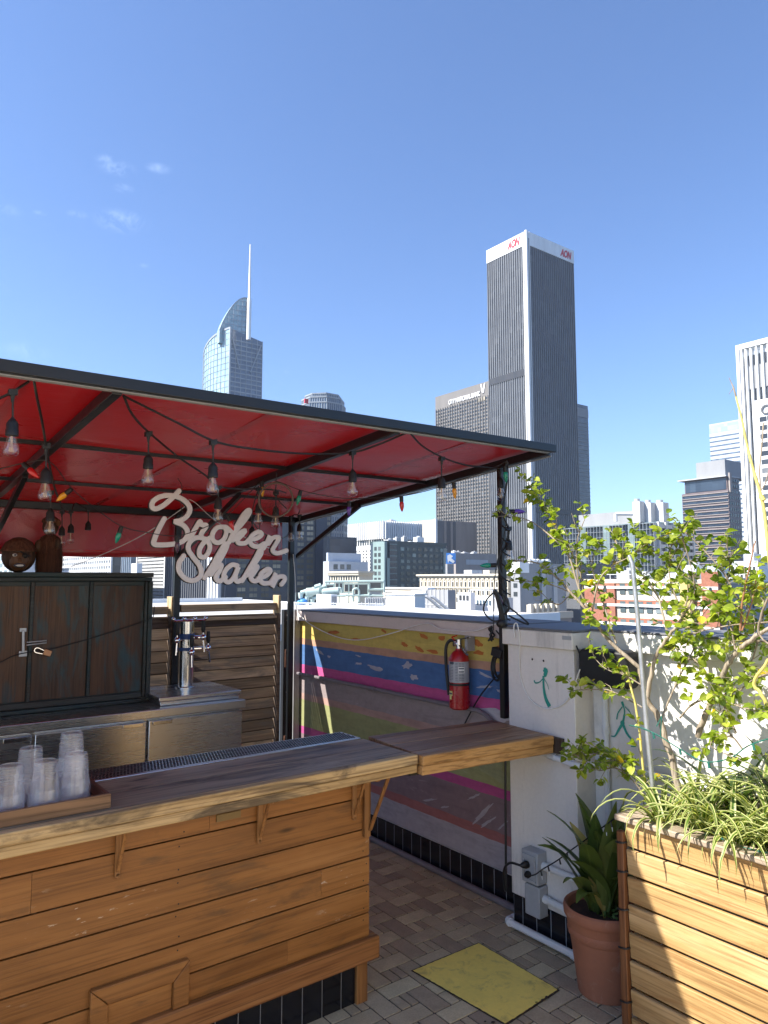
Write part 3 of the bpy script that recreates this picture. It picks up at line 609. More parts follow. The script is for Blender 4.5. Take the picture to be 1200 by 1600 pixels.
# ---- cup tray
tr=thing('cup_tray','shallow wooden tray holding stacks of upturned clear cups','tray',(.5,2.44,.93))
obj('front_board',MB().box(.05,.697,2.298,2.312,.9308,.972),M['traywood'],tr,.0015)
obj('back_board',MB().box(.05,.697,2.578,2.59,.9308,.972),M['trayred'],tr,.0015)
obj('end_board',MB().box(.685,.6965,2.3125,2.5775,.9308,.972),M['trayred'],tr,.0015)
obj('end_board',MB().box(.05,.0615,2.3125,2.5775,.9308,.972),M['trayred'],tr,.0015)
obj('tray_floor',MB().box(.0617,.6845,2.3125,2.5775,.9308,.936),M['trayred'],tr)
def cupmb():
    m_=MB(); m_.lathe([(.0445,0),(.0455,.0015),(.0445,.004),(.0425,.0045),(.041,.018),(.0405,.02),(.0395,.02),(.0335,.088),(.0325,.0935),(.029,.095),(.0285,.092),(0,.0925)],(0,0,0),32); m_.m=[1 if k<5*32 else 0 for k in range(len(m_.f))]; return m_
cup0=None
stacks=[((.43,2.385),9,'front stack at the frame edge'),((.508,2.50),12,'short stack at the back left'),((.525,2.38),9,'front middle stack'),((.628,2.50),17,'tall back stack'),((.616,2.395),10,'front right stack')]
for (x,y),n,nm in stacks:
    for k in range(n):
        lab='clear upturned cup on top of the %s'%nm if k==n-1 else 'clear cup nested below the top of the %s'%nm
        top_=k==n-1
        if cup0 is None: cup0={}
        if top_ not in cup0: o=cup0[top_]=obj('plastic_cup',cupmb(),[M['cup'] if top_ else M['cupin'],M['cuplip']]); tag(o,lab,'cup','stacked clear cups in the tray')
        else: o=cup0[top_].copy(); COL.objects.link(o); o['label']=lab
        o.location=(x+random.uniform(-.0008,.0008),y+random.uniform(-.0008,.0008),.9362+k*.0062)

# ---- back bar fridge
fg=thing('back_bar_fridge','long stainless steel back bar fridge under the dark cabinet','fridge',(.6,4.4,0))
obj('worktop',MB().box(-1.4,2.0,4.03,4.57,.852,.90),M['steel'],fg,.004)
obj('body',MB().box(-1.38,1.985,4.075,4.565,.08,.85),M['steel'],fg,.003)
for x0,x1 in ((-1.38,-.35),(-.34,.822),(.838,1.405),(1.42,1.985)):
    d=obj('door',MB().box(x0,x1,4.045,4.073,.12,.838),M['steel'],fg,.004)
    hxx=x1-.13 if x1<1.9 else x0+.02
    obj('handle',MB().box(hxx,hxx+.11,4.036,4.0445,.812,.834),M['steelv'],d,.002)
obj('plinth',MB().box(-1.36,1.96,4.12,4.55,.004,.078),M['blacksteel'],fg)
# ---- tap tower
tt=thing('beer_tap_tower','polished beer tap tower with black handles on a drip tray','tap tower',(1.755,4.36,.90))
obj('drip_tray',MB().box(1.50,1.99,4.10,4.55,.9008,.925).box(1.49,2.0,4.09,4.56,.926,.95),M['steel'],tt,.004)
tx,ty=1.76,4.38
obj('column',MB().lathe([(.062,.9505),(.062,.958),(.047,.962),(.046,1.36),(.03,1.375),(0,1.375)],(tx,ty,0),28),M['steelv'],tt)
m_=MB(); m_.tube([(tx-.10,ty-.03,1.365),(tx+.11,ty-.03,1.365)],.008); [m_.ball((tx+d,ty-.03,1.378),.012) for d in (-.1,-.03,.04,.11)]
obj('top_rail',m_,M['chrome'],tt)
for z0_,z1_ in ((1.25,1.285),(1.18,1.2)): obj('blue_band',MB().lathe([(.0475,z0_),(.0475,z1_)],(tx,ty,0),28),M['tapblue'],tt)
for dx,dy,z in ((-.085,-.06,1.25),(-.005,-.095,1.175),(.085,-.055,1.26),(.13,-.03,1.19)):
    m_=MB(); q=Vector((tx+dx,ty+dy,z)); c0=Vector((tx,ty,z))
    m_.tube([c0+(q-c0).normalized()*.04,q],.011,10); m_.ball(q,.02); m_.tube([q,q+Vector((0,0,.035))],.006); m_.tube([q,q+(q-c0).normalized()*.01+Vector((.0,0,-.09))],[.009,.007],8)
    f_=obj('faucet',m_,M['chrome'],tt); obj('tap_handle',MB().tube([q+Vector((0,0,.03)),q+Vector((0,0,.05)),q+Vector((0,0,.105))],[.008,.014,.01],10),M['blackplastic'],f_)
# ---- dark cabinet
cb=thing('liquor_cabinet','dark locked wooden cabinet with worn teal paint, padlocked, on the back bar','cabinet',(.5,4.5,.90))
YC=4.32
obj('case',MB().box(-1.2,1.505,YC+.012,4.565,.9008,1.635),M['cabframe'],cb,.003)
obj('cornice',MB().box(-1.22,1.515,YC-.012,4.572,1.636,1.662).box(-1.21,1.51,YC-.004,4.57,1.612,1.6355),M['cabframe'],cb,.004)
def cdoor(x0,x1):
    d=obj('door',MB().box(x0+.02,x1-.002,YC+.004,YC+.0118,.965,1.605),M['cabinet'],cb,.002)
    m_=MB(); m_.box(x0+.0015,x0+.0195,YC-.001,YC+.0115,.962,1.608); m_.box(x0+.021,x1-.002,YC-.001,YC+.0035,1.585,1.608); obj('door_moulding',m_,M['cabframe'],d,.002)
for a,b in ((-1.19,-.5),(-.5,.17),(.17,.838),(.84,1.148),(1.15,1.465)): cdoor(a,b)
obj('side_stile',MB().box(1.467,1.484,YC-.008,YC+.0115,.935,1.61).box(1.486,1.512,YC-.014,YC+.0115,.92,1.61),M['cabframe'],cb,.004)
obj('bottom_rail',MB().box(-1.2,1.465,YC-.004,YC+.0115,.925,.96).box(-1.2,1.465,YC-.012,YC+.01,.9008,.924),M['cabframe'],cb,.004)
h=ony(36,985,YC-.01); k=ony(36,1020,YC-.01)
m_=MB(); m_.box(h.x-.016,h.x+.018,YC-.006,YC-.002,h.z-.008,h.z+.012); m_.box(k.x-.02,k.x+.02,YC-.012,YC-.002,k.z-.02,k.z+.01); m_.bar((h.x,YC-.014,h.z),(k.x,YC-.014,k.z),.012,.008,up=(0,1,0)); m_.tube([(h.x+.02,YC-.012,(h.z+k.z)/2-.005),(h.x+.12,YC-.014,(h.z+k.z)/2),(h.x+.12,YC-.014,(h.z+k.z)/2-.012),(h.x+.02,YC-.012,(h.z+k.z)/2-.02)],.004,6)
obj('hasp',m_,M['galv'],cb,.001)
pd=thing('padlock','small copper padlock hanging from the cable across the cabinet doors','padlock',tuple(ony(74,1020,YC-.02)))
q=ony(74,1020,YC-.02)
obj('lock_body',MB().obox(q,(.02,0,-.008),(0,.008,0),(.006,0,.016)),M['copper'],pd,.003)
obj('shackle',MB().tube(smooth_path([q+Vector((-.015,0,.012)),q+Vector((-.05,0,.03)),q+Vector((-.065,0,.022)),q+Vector((-.06,0,.006)),q+Vector((-.018,0,-.006))]),.0035,6),M['chrome'],pd)
tag(obj('lock_cable',MB().tube(smooth_path([ony(0,1035,YC-.02),ony(30,1022,YC-.02),ony(85,1013,YC-.02),ony(160,992,YC-.02),ony(232,968,YC-.02),ony(240,958,YC-.0),ony(241,948,YC+.02)]),.0028,6),M['rubber']),'thin steel cable stretched across the dark cabinet doors','cable')
# ---- coconut figures
q=ony(28,893,4.47); q.z=1.663
ch=thing('coconut_head','carved coconut head with eye patch and toothy grin on the cabinet','ornament',tuple(q))
c=q+Vector((0,0,.088)); F=Vector((-.10,-.995,0)); S=Vector((.995,-.10,0))
m_=MB(); m_.ball(c,.088,.088,.09,20,14); obj('husk',m_,M['coco'],ch)
m_=MB(); m_.lathe([(.093,-.004),(.096,.003),(.09,.012),(.07,.05),(.03,.075),(0,.08)],c+Vector((0,0,.03)),22); obj('hat',m_,M['fibre'],ch)
fcn=c+F*.05+Vector((0,0,-.02))
m_=MB(); m_.ball((0,0,0),.055,.045,.065,16,12); ang=math.atan2(F.y,F.x)+math.pi/2
RM=Matrix.Rotation(ang,3,'Z'); m_.v=[RM@p+fcn for p in m_.v]; fo=obj('face',m_,M['cocoface'],ch)
def fp(a,b,o=.046): return fcn+S*a+Vector((0,0,b))+F*(o-abs(a)*.25)
m_=MB(); m_.ball(fp(0,.0),.012,.012,.014); m_.ball(fp(.0,-.006,.05),.014,.012,.007); obj('nose',m_,M['cocoface'],fo)
obj('eye',MB().ball(fp(-.025,.025,.039),.013,.013,.009),M['exwhite'],fo); obj('pupil',MB().ball(fp(-.025,.025,.050),.0055),M['exdark'],fo)
m_=MB(); m_.ball(fp(.024,.022,.04),.016,.014,.015); m_.tube([fp(-.05,.05,.03),fp(0,.045,.045),fp(.024,.03,.046),fp(.055,.02,.03)],.003,6); obj('eye_patch',m_,M['blackmark'],fo)
m_=MB(); m_.ball(fp(0,-.032,.038),.03,.022,.013); obj('lips',m_,M['exdark'],fo)
m_=MB(); m_.ball(fp(0,-.032,.0445),.024,.018,.009); obj('teeth',m_,M['exwhite'],fo)
q=ony(76,893,4.47); q.z=1.663
cf=thing('fibre_figure','tall shaggy coconut fibre figure standing right of the carved head','ornament',tuple(q))
m_=MB(); m_.lathe([(0,0),(.07,0),(.072,.02),(.07,.1),(.062,.17),(.05,.2),(.03,.215),(0,.22)],q,20)
for i in range(420):
    t=random.uniform(0,6.28); z0=random.uniform(.05,.21); rr0=.05+.024*min(1,(.22-z0)/.12); z1=max(.001,z0-random.uniform(.04,.12)); rr1=.05+.026*min(1,(.22-z1)/.12)
    a=Vector((math.cos(t),math.sin(t),0)); b=Vector((math.cos(t+.05),math.sin(t+.05),0)); s_=a.orthogonal().normalized()*.0015
    p0=q+a*rr0+Vector((0,0,z0)); p1=q+b*(rr1+random.uniform(0,.008))+Vector((0,0,z1)); m_.add([p0-s_,p0+s_,p1],[(0,1,2)])
obj('shaggy_body',m_,M['fibre'],cf)
m_=MB(); m_.ball(q+Vector((.0,0,.265)),.045,.045,.055,16,12); obj('head',m_,M['coco'],cf)
m_=MB(); m_.ball(q+Vector((.035,-.03,.285)),.014,.016,.02); obj('ear',m_,M['fibre'],cf)
m_=MB(); m_.ball(q+Vector((-.065,-.02,.15)),.02,.02,.035); m_.ball(q+Vector((.03,-.055,.165)),.018,.018,.034); obj('arm',m_,M['coco'],cf)
m_=MB(); m_.lathe([(.046,0),(.05,.006),(.046,.02),(.02,.04),(0,.042)],q+Vector((0,0,.285)),14); obj('hair',m_,M['fibre'],cf)

# ---- louvre fence
fn=thing('louvre_fence','weathered horizontal louvre fence behind the bar','fence',(.5,4.76,0))
YL=4.655
m_=MB(); z=.06
while z<1.36:
    for x0,x1 in ((-1.5,1.74),(1.815,2.53)):
        m_.obox(((x0+x1)/2,YL+.008,z+.03),((x1-x0)/2,0,0),(0,-.022,-.036),(0,.006,-.0037))
    z+=.0735
obj('louvre_slats',m_,M['louvre'],fn,.002)
m_=MB(); m_.box(1.815,2.53,YL-.03,YL+.03,1.405,1.455); m_.box(-1.5,1.73,YL-.03,YL+.03,1.395,1.445); obj('top_rail',m_,M['fencecap'],fn,.003)
obj('under_rail',MB().box(1.815,2.53,YL-.032,YL-.012,1.345,1.365),M['fencecap'],fn,.002)
for a,b,t in ((1.742,1.762,1.51),(2.533,2.555,1.51)): po_=obj('post',MB().box(a,b,YL-.045,YL+.04,.005,1.38),M['louvre'],fn,.003); obj('post_top',MB().box(a,b,YL-.045,YL+.04,1.381,t),M['fencepost'],po_,.003)
obj('post',MB().box(1.793,1.8135,YL-.008,YL+.05,.005,1.49),M['block'],fn,.003)
dp=thing('gate_post','black steel gate post with rusty hinges at the end of the louvre fence','post',(2.66,4.72,0))
obj('upright',MB().box(2.635,2.695,4.71,4.75,.005,1.40),M['blacksteel'],dp,.003)
for z in (.36,.98): obj('hinge',MB().box(2.645,2.685,4.700,4.7095,z,z+.13),paint('rusty_hinge',(.11,.045,.025),.7,.4,30) if z<.5 else bpy.data.materials['rusty_hinge'],dp,.002)
m_=MB(); [m_.lathe([(0,0),(.011,0),(.009,.006),(0,.006)],(2.665,4.709,z),12,axis=(0,-1,0)) for z in (.8,1.32,1.36)]; obj('bolt',m_,M['chrome'],dp)

# ---- awning
aw=thing('awning','red vinyl awning on a black steel frame over the bar','awning',(.6,3.4,0))
def zf(x): return 2.243+.012*(x-.33)
def zr(y,x=.33): return 2.236-(y-2.24)*.0625+.012*(x-.33)*max(0,(1-(y-2.24)/2.4))
m_=MB(); nx,ny=60,30
for yy in (0,1):
    pass
vs=[];fs=[]
for i in range(nx+1):
    for j in range(ny+1):
        x=-2.3+(2.72+2.3)*i/nx; y=2.25+(4.72-2.25)*j/ny
        fx=(x%1.06)/1.06; fy=j/ny
        sag=-.012*math.sin(math.pi*((x-.68)/1.1%1))*math.sin(math.pi*((fy*2)%1))
        vs.append((x,y,zr(y,x)+.004+sag*.6))
for i in range(nx):
    for j in range(ny):
        a=i*(ny+1)+j; fs.append((a,a+ny+1,a+ny+2,a+1))
m_.add(vs,fs,.3); cano=obj('canopy',m_,M['fabric'],aw); sd=cano.modifiers.new('Solid','SOLIDIFY'); sd.thickness=.003; sd.offset=1
m_=MB(); m_.bar((-2.3,2.24,zf(-2.3)-.019),(2.73,2.24,zf(2.73)-.019),.03,.038); obj('front_beam',m_,M['beamface'],aw,.003)
m_=MB(); m_.bar((-2.3,2.255,zf(-2.3)-.0405),(2.70,2.255,zf(2.70)-.0405),.022,.004); [obj('seam',MB().bar((x_,2.26,zr(2.26,x_)-.0015),(x_,4.69,zr(4.69,x_)-.0015),.03,.002),M['fabric'],cano) for x_ in (-.95,.42,1.25,2.28)]; obj('beam_edge',m_,M['greytrim'],aw)
for x in (.2,1.02,1.75,2.28):
    pass
for x in (-1.5,-.42,.66,1.775,2.705):
    m_=MB(); m_.bar((x,2.258,zr(2.26,x)-.022),(x,4.70,zr(4.70,x)-.022),.032,.04); obj('rafter',m_,M['blacksteel'],aw,.003)
m_=MB(); m_.bar((2.727,2.258,zr(2.26,2.7)-.044),(2.727,4.70,zr(4.70,2.7)-.044),.01,.005); obj('rafter_edge',m_,M['greytrim'],aw)
for y,th in ((3.15,.018),(3.95,.02)):
    m_=MB(); m_.bar((-2.3,y,zr(y)-.013),(2.688,y,zr(y,2.69)-.013),.018,.018); obj('purlin',m_,M['blacksteel'],aw,.002)
m_=MB(); m_.bar((-2.3,4.66,2.066),(2.688,4.66,2.063),.04,.045); obj('rear_beam',m_,M['blacksteel'],aw,.003)
vs=[];fs=[]; nx=90
for i in range(nx+1):
    x=-2.3+(2.60+2.3)*i/nx
    for j in range(9):
        t=j/8; z=2.095-(2.095-1.768)*t; vs.append((x,4.70+.012*t*math.sin(x*9)+.006*math.sin(x*23+t*3),z+.006*math.sin(x*4)*t))
for i in range(nx):
    for j in range(8):
        a=i*9+j; fs.append((a,a+9,a+10,a+1))
vl=MB(); vl.add(vs,fs,.6); vo=obj('valance',vl,M['fabric'],aw); sd=vo.modifiers.new('Solid','SOLIDIFY'); sd.thickness=.003
obj('valance_hem',MB().tube([(-2.3+i*.07,4.692+.008*math.sin((-2.3+i*.07)*9),1.803) for i in range(70)],.003,6),M['c9red'],aw)
for x,w in ((1.772,.04),(2.63,.04),(.66,.04),(-.4,.04)): obj('post',MB().box(x-w/2,x+w/2,4.59,4.62,.005,2.05),M['blacksteel'],aw,.003)
obj('post',MB().box(2.682,2.716,2.55,2.582,.93,zr(2.56,2.7)-.045),M['blacksteel'],aw,.003)
for x,y0 in ((1.785,4.57),(2.66,4.575)): 
    yb={1.785:3.72,2.66:3.78}[x]
    obj('brace',MB().bar((x,y0,1.79),(x,yb,zr(yb,x)-.05),.022,.03),M['blacksteel'],aw,.002)
bt_=onx(40,738,.66); obj('brace',MB().bar((.66,4.57,1.79),(.66,bt_.y,zr(bt_.y)-.045),.024,.03),M['blacksteel'],aw,.002)

# ---- script sign
YS=3.6
sg=thing('script_sign','white script letter sign hanging under the awning','sign',tuple(ony(340,915,YS)))
def sp_(pts): return [ony(230+x*.19167,760+y*.19167,YS) for x,y in pts]
strokes=[[(262,35),(215,85),(140,150),(75,182),(42,165),(52,120),(105,85),(170,72),(240,82),(300,110),(345,160),(348,205),(318,250),(270,278),(232,287),(290,312),(325,350),(330,395),(300,440),(235,466),(140,476),(60,470),(65,420),(100,340),(142,262)],
 [(345,432),(385,360),(432,285),(440,310),(485,318),(455,365),(440,400),(460,425),(500,430)],
 [(640,330),(575,335),(535,385),(540,440),(585,458),(630,425),(648,370),(640,330),(680,362),(705,350)],
 [(668,455),(715,355),(785,235),(828,192),(835,215),(790,285),(715,370)],[(700,440),(750,385),(800,360),(770,400),(738,435),(750,462),(800,462),(835,430)],
 [(835,430),(890,425),(935,392),(910,370),(862,395),(838,440),(860,480),(910,490),(955,465)],
 [(950,505),(985,440),(1000,405),(985,470),(1025,420),(1075,418),(1050,470),(1025,520),(1060,545),(1138,522)],
 [(300,565),(262,625),(265,695),(320,755),(388,765),(440,722),(430,650),(375,575),(338,515),(345,460),(395,420),(460,425),(508,470),(505,525),(470,575),(430,565),(430,510),(470,450),(520,415)],
 [(470,745),(535,640),(590,540),(635,470),(652,482),(615,565),(540,680)],[(520,720),(565,660),(605,640),(590,690),(560,740),(590,772),(640,740)],
 [(735,645),(690,640),(640,685),(625,745),(660,780),(705,745),(745,655),(720,730),(735,775),(785,755)],
 [(775,770),(830,675),(880,590),(922,515),(930,545),(890,610),(830,690)],[(815,725),(865,665),(900,655),(870,705),(845,740),(870,772),(920,760)],
 [(905,750),(965,730),(1005,690),(980,675),(930,710),(920,760),(950,790),(1010,785)],
 [(1000,790),(1035,740),(1045,715),(1040,770),(1020,820),(1060,745),(1110,735),(1122,760),(1095,800)]]
fm,bm_=MB(),MB()
def ribbon(m,P,w,d0,d1,k):
    n=len(P); prof=[(-.5,.25),(-.42,.0),(0,-.04),(.42,0),(.5,.25),(.5,1),(-.5,1)]; vs=[]
    for i,p in enumerate(P):
        t=(P[min(i+1,n-1)]-P[max(i-1,0)]).normalized(); s=Vector((0,1,0)).cross(t)
        for a,b in prof: vs.append(p+s*a*w+Vector((0,d0+(d1-d0)*b-.00025*k,0)))
    q=len(prof); fs=[]
    for i in range(n-1):
        for j in range(q): fs.append((i*q+j,i*q+(j+1)%q,(i+1)*q+(j+1)%q,(i+1)*q+j))
    fs+=[tuple(range(q)),tuple((n-1)*q+j for j in range(q))[::-1]]; m.add(vs,fs,.5)
    for p in (P[0],P[-1]): m.lathe([(0,d0-.0004*k-.0002),(w*.44,d0-.0003*k),(w*.5,d0+(d1-d0)*.3),(w*.5,d1)],(p.x,p.y,p.z),14,axis=(0,1,0))
for k,s_ in enumerate(strokes):
    P=smooth_path(sp_(s_),7); ribbon(fm,P,.0262,0,.008,k)
    ribbon(bm_,[p+Vector((-.0015,0,-.0015)) for p in P],.0285,.0125,.02,0)
obj('lettering',fm,M['sign'],sg,smooth=False); obj('letter_backing',bm_,M['signback'],sg,smooth=False)
m_=MB(); a=ony(278,735,YS); a.z=zr(3.6)-.005; b_=ony(283,790,YS+.01); m_.tube(smooth_path([a,ony(284,760,YS),b_,ony(287,812,YS+.01)]),.0022,6)
a=ony(408,760,YS); a.z=zr(3.6)-.0; m_.tube([a,ony(406,815,YS),ony(404,868,YS+.005)],.0025,6); obj('hanging_wire',m_,M['rubber'],sg)

# ---- string lights: festoon bulbs
fs_=thing('festoon_string','black festoon string of clear bulbs looped under the awning','string lights',(1.3,2.6,2.15))
def holder_mb():
    m=MB(); m.lathe([(0,0),(.004,0),(.006,-.004),(.0125,-.012),(.0165,-.02),(.0165,-.036),(.0178,-.038),(.0178,-.055),(.013,-.056),(0,-.056)],(0,0,0),18); return m
def bulb_mb():
    m=MB(); m.lathe([(.011,-.052),(.0125,-.06),(.0155,-.072),(.0205,-.086),(.0222,-.097),(.0205,-.107),(.0145,-.1145),(.006,-.1175),(0,-.118)],(0,0,0),20); return m
def fil_mb():
    m=MB(); m.tube([(0,0,-.055),(0,0,-.075)],.003,8)
    for k in range(4):
        a=k*1.57; m.tube([(.002*math.cos(a),.002*math.sin(a),-.074),(.005*math.cos(a),.005*math.sin(a),-.102)],.0007,5)
    return m
rootO=Vector(ORG[fs_]); protoh=None
cab=MB()
def festoon(px,py,D,dropy,sc_=1.0,bulb=True,tilt=0):
    global protoh
    top=at(px,py,D); loc=top-rootO
    if protoh is None:
        ORG['z']=Vector((0,0,0)); me=holder_mb()
        protoh=obj('lamp_holder',me,M['rubber'],fs_); 
        for v in protoh.data.vertices: v.co+=rootO
        ORG[protoh]=Vector((0,0,0)); bb=obj('bulb',bulb_mb(),M['glassbulb'],protoh); obj('filament',fil_mb(),M['filament'],protoh); h=protoh
    else:
        h=copy_tree(protoh,fs_)
        if not bulb:
            for ch in list(h.children): bpy.data.objects.remove(ch)
    h.location=loc; h.scale=(sc_,)*3
    if dropy is not None:
        t=at(px,dropy,D); cab.tube([t,top+Vector((0,0,-.004))],.003,6); cab.obox(t,(.012,0,.002),(0,.01,0),(0,0,.009)); cab.tube([t+Vector((0,0,-.008)),t+Vector((0,0,-.03))],[.007,.0035],8)
def cable(pts,r=.0042): cab.tube(smooth_path([at(*p) for p in pts],7),r,6)
for a in ((20,652,2.1,613),(72,730,2.45,697),(232,709,2.6,678),(333,722,2.55,691),(551,733,3.05,708),(690,744,3.28,717)): festoon(*a)
festoon(782,745,3.53,734); festoon(341,776,3.2,762); festoon(79,794,3.05,770); festoon(97,822,4.15,800); festoon(111,818,4.2,800); festoon(404,785,3.7,764); festoon(431,790,3.75,770)
festoon(455,820,5.0,808); festoon(468,818,5.02,806); festoon(138,814,4.3,796,1,False); festoon(394,822,4.2,812,1,False); festoon(795,842,3.50,826)
cable([(-40,640,2.1),(0,622,2.1),(20,612,2.1),(45,596,2.14)]); cable([(53,594,2.15),(58,622,2.2),(66,660,2.35),(72,697,2.45),(80,740,2.8),(88,770,3.1),(98,794,3.9),(100,802,4.15)]); cable([(100,800,4.15),(111,799,4.2),(118,786,4.3),(138,796,4.3),(170,800,4.5),(277,806,4.6)],.003)
cable([(193,618,2.32),(207,648,2.4),(233,676,2.6),(280,715,2.8),(320,742,3.0),(341,760,3.2),(383,764,3.5),(404,764,3.7),(431,766,3.75),(447,770,4.2)]); cable([(194,619,2.32),(220,632,2.38),(280,662,2.45),(337,690,2.55),(400,702,2.65),(480,709,2.85),(548,707,3.05),(585,697,3.02),(636,676,2.96)])
cable([(642,678,2.96),(660,697,3.1),(690,714,3.28),(725,726,3.38),(760,730,3.48),(785,732,3.53),(792,720,3.53)]); cable([(404,760,3.7),(394,812,4.2),(420,838,4.4),(448,838,4.9),(455,808,5.0),(466,803,5.0),(470,790,5.0)],.003)
cable([(793,722,3.5),(791,760,3.51),(785,800,3.5),(794,826,3.50),(790,850,3.50),(778,880,3.5),(790,920,3.49),(783,960,3.49)],.005)
obj('cable',cab,M['rubber'],fs_)

# ---- string lights: coloured
cs=thing('coloured_string','thin dark string of red, amber, green and purple bulbs crossing below the awning','string lights',(1.6,3.2,2.0))
def c9(px,py,D,mat,dx=0,dy=1,s=1.0):
    p=at(px,py,D); d=(CR*dx-CU*dy).normalized()
    hobj=obj('lamp_holder',MB().lathe([(0,0),(.009,0),(.0105,.006),(.0105,.03),(0,.03)],p,12,axis=d),M['rubber'],cs)
    obj('bulb',MB().lathe([(.0085,.0302),(.0115,.036),(.0125,.046),(.011,.058),(.0065,.072),(.002,.081),(0,.082)],p,14,axis=d),M[mat],hobj)
for a in ((36,724,2.75,'c9red',.75,.7),(112,764,3.0,'c9amber',-.75,.6),(190,823,3.3,'c9green',-.35,1),(277,838,3.55,'c9dim',0,1),(356,806,3.7,'c9red',.4,1),(409,752,3.75,'c9amber',.05,1),(470,766,3.8,'c9green',-.25,1),(545,783,3.85,'c9purple',0,1),(627,775,3.7,'c9red',.05,1),(709,754,3.6,'c9amber',.08,1),(789,728,3.5,'c9green',.08,1),(794,799,3.48,'c9purple',1,.02),(776,883,3.48,'c9green',-1,.03),(772,922,3.48,'c9dim',.5,.8)): c9(*a)
m_=MB()
def thin(pts,r=.0022): m_.tube(smooth_path([at(*p) for p in pts],6),r,5)
thin([(-20,738,2.7),(36,724,2.75),(78,722,2.8),(112,763,3.0),(150,795,3.2),(190,822,3.3),(230,832,3.4),(277,837,3.55),(325,822,3.6),(357,803,3.7),(392,768,3.75),(409,752,3.75),(432,752,3.8),(470,766,3.8),(510,775,3.83),(545,779,3.85),(584,778,3.75),(627,775,3.7),(670,766,3.65),(709,753,3.6),(745,741,3.56),(778,728,3.52),(792,724,3.5),(795,760,3.48),(793,800,3.48),(786,845,3.48),(776,882,3.48),(772,922,3.48),(771,985,3.48)])
obj('cable',m_,M['rubber'],cs)

# ---- hoop
hp=thing('dream_catcher','round woven dream catcher hoop hanging from the awning rafter','ornament',tuple(at(431,808,3.62)))
cc=at(431,781,3.62); rad=.086; fw=-CF; sx=CR; up=Vector((0,0,1))
ring=[cc+(sx*math.cos(R(t))+up*math.sin(R(t)))*rad for t in range(0,361,10)]
obj('hoop',MB().tube(ring,.005,8,False),M['ring'],hp)
m_=MB()
for lv in range(4):
    r0=rad*(1-.2*lv); r1=rad*(1-.2*(lv+1)); n=14
    for k in range(n):
        a=R(360/n*(k+.5*lv)); b=R(360/n*(k+.5*(lv+1))); c_=R(360/n*(k+1+.5*lv))
        A=cc+(sx*math.cos(a)+up*math.sin(a))*r0; B=cc+(sx*math.cos(b)+up*math.sin(b))*r1; C_=cc+(sx*math.cos(c_)+up*math.sin(c_))*r0
        m_.tube([A,B],.0006,3,False); m_.tube([B,C_],.0006,3,False)
obj('web',m_,M['ring'],hp)
m_=MB(); m_.tube([cc+up*rad,cc+up*(rad+.05)],.002,5); m_.tube(smooth_path([cc+up*rad,cc+up*.03+sx*.0,cc+sx*.02-up*.01,cc+sx*.055-up*.045]),.003,6); m_.ball(cc+up*.03,.011)
obj('cord',m_,M['rubber'],hp)

# ---- loose cords
pipe('cord',[at(110,886,4.25),at(170,862,4.25),at(230,832,4.2),at(287,793,4.15),at(300,782,4.15),at(340,816,4.3),at(400,848,4.5),at(447,866,4.95)],.0025,M['cord'],'thin white cord slanting up behind the script sign','cord',n=6)
pipe('cord',[onx(462,950,2.69),onx(480,972,2.70),onx(520,993,2.70),onx(560,1000,2.70),onx(610,990,2.70),onx(664,974,2.703),onx(690,983,2.70),onx(740,986,2.70),onx(775,975,2.70),onx(792,987,2.68)],.003,M['cord'],'white cord draped along the mural coping','cord',n=6)
pipe('cord',[onx(804,996,2.575),onx(803,978,2.575),onx(808,975,2.575),onx(812,1000,2.58),onx(811,1035,2.60),onx(815,1065,2.603),onx(828,1092,2.603),onx(852,1107,2.603),onx(880,1100,2.603),onx(896,1075,2.595),onx(906,1046,2.58)],.0032,M['cord'],'white cord hanging in a loop across the pillar face','cord',n=6)
pipe('cord',[at(458,866,4.9),at(461,900,4.9),at(463,950,4.9),onx(465,975,2.70)],.0022,M['cord'],'thin pale wire dropping from the awning corner to the mural end','cord',n=5)
ch_=thing('cable_coil','black coiled extension cable with adapter hanging beside the fire extinguisher','cable',(2.69,2.6,1.1))
m_=MB(); q=onx(778,1040,2.70)
for k in range(6):
    cx=q+Vector((random.uniform(-.015,.01),random.uniform(-.006,.006),random.uniform(-.012,.012))); a=.034+random.uniform(-.006,.006); b=.062+random.uniform(-.01,.008)
    m_.tube([cx+Vector((0.004*math.sin(t),a*math.cos(t),b*math.sin(t))) for t in [i*6.2832/20 for i in range(21)]],.0042,6,False)
m_.tube(smooth_path([q+Vector((0,.02,-.06)),onx(752,1085,2.72),onx(737,1110,2.73),onx(724,1135,2.735)]),.004,6)
m_.tube(smooth_path([q+Vector((0,0,.06)),onx(785,1000,2.69),onx(775,985,2.69)]),.004,6)
obj('coil',m_,M['rubber'],ch_)
m_=MB(); q=onx(779,1020,2.69); m_.obox(q,(.02,0,0),(0,.034,.008),(0,-.006,.022)); obj('adapter',m_,M['blackplastic'],ch_,.004)
m_=MB(); q=onx(768,990,2.69)
for k in range(5): m_.tube(smooth_path([q+Vector((random.uniform(-.01,.01),random.uniform(-.016,.016),.03-.012*j+random.uniform(-.01,.01))) for j in range(6)]),.0045,6)
obj('bundle',m_,M['rubber'],ch_)
pc=thing('post_cable_bundle','black plugs and cables tied round the awning post above the pillar','cable',(2.69,2.56,1.4))
P_=[(788,975,3.47),(781,945,3.47),(775,925,3.47)]
obj('plug',MB().tube([at(*p) for p in P_],[.016,.013,.01],8),M['rubber'],pc); obj('plug',MB().ball(at(784,974,3.47),.028,.028,.024),M['rubber'],pc)
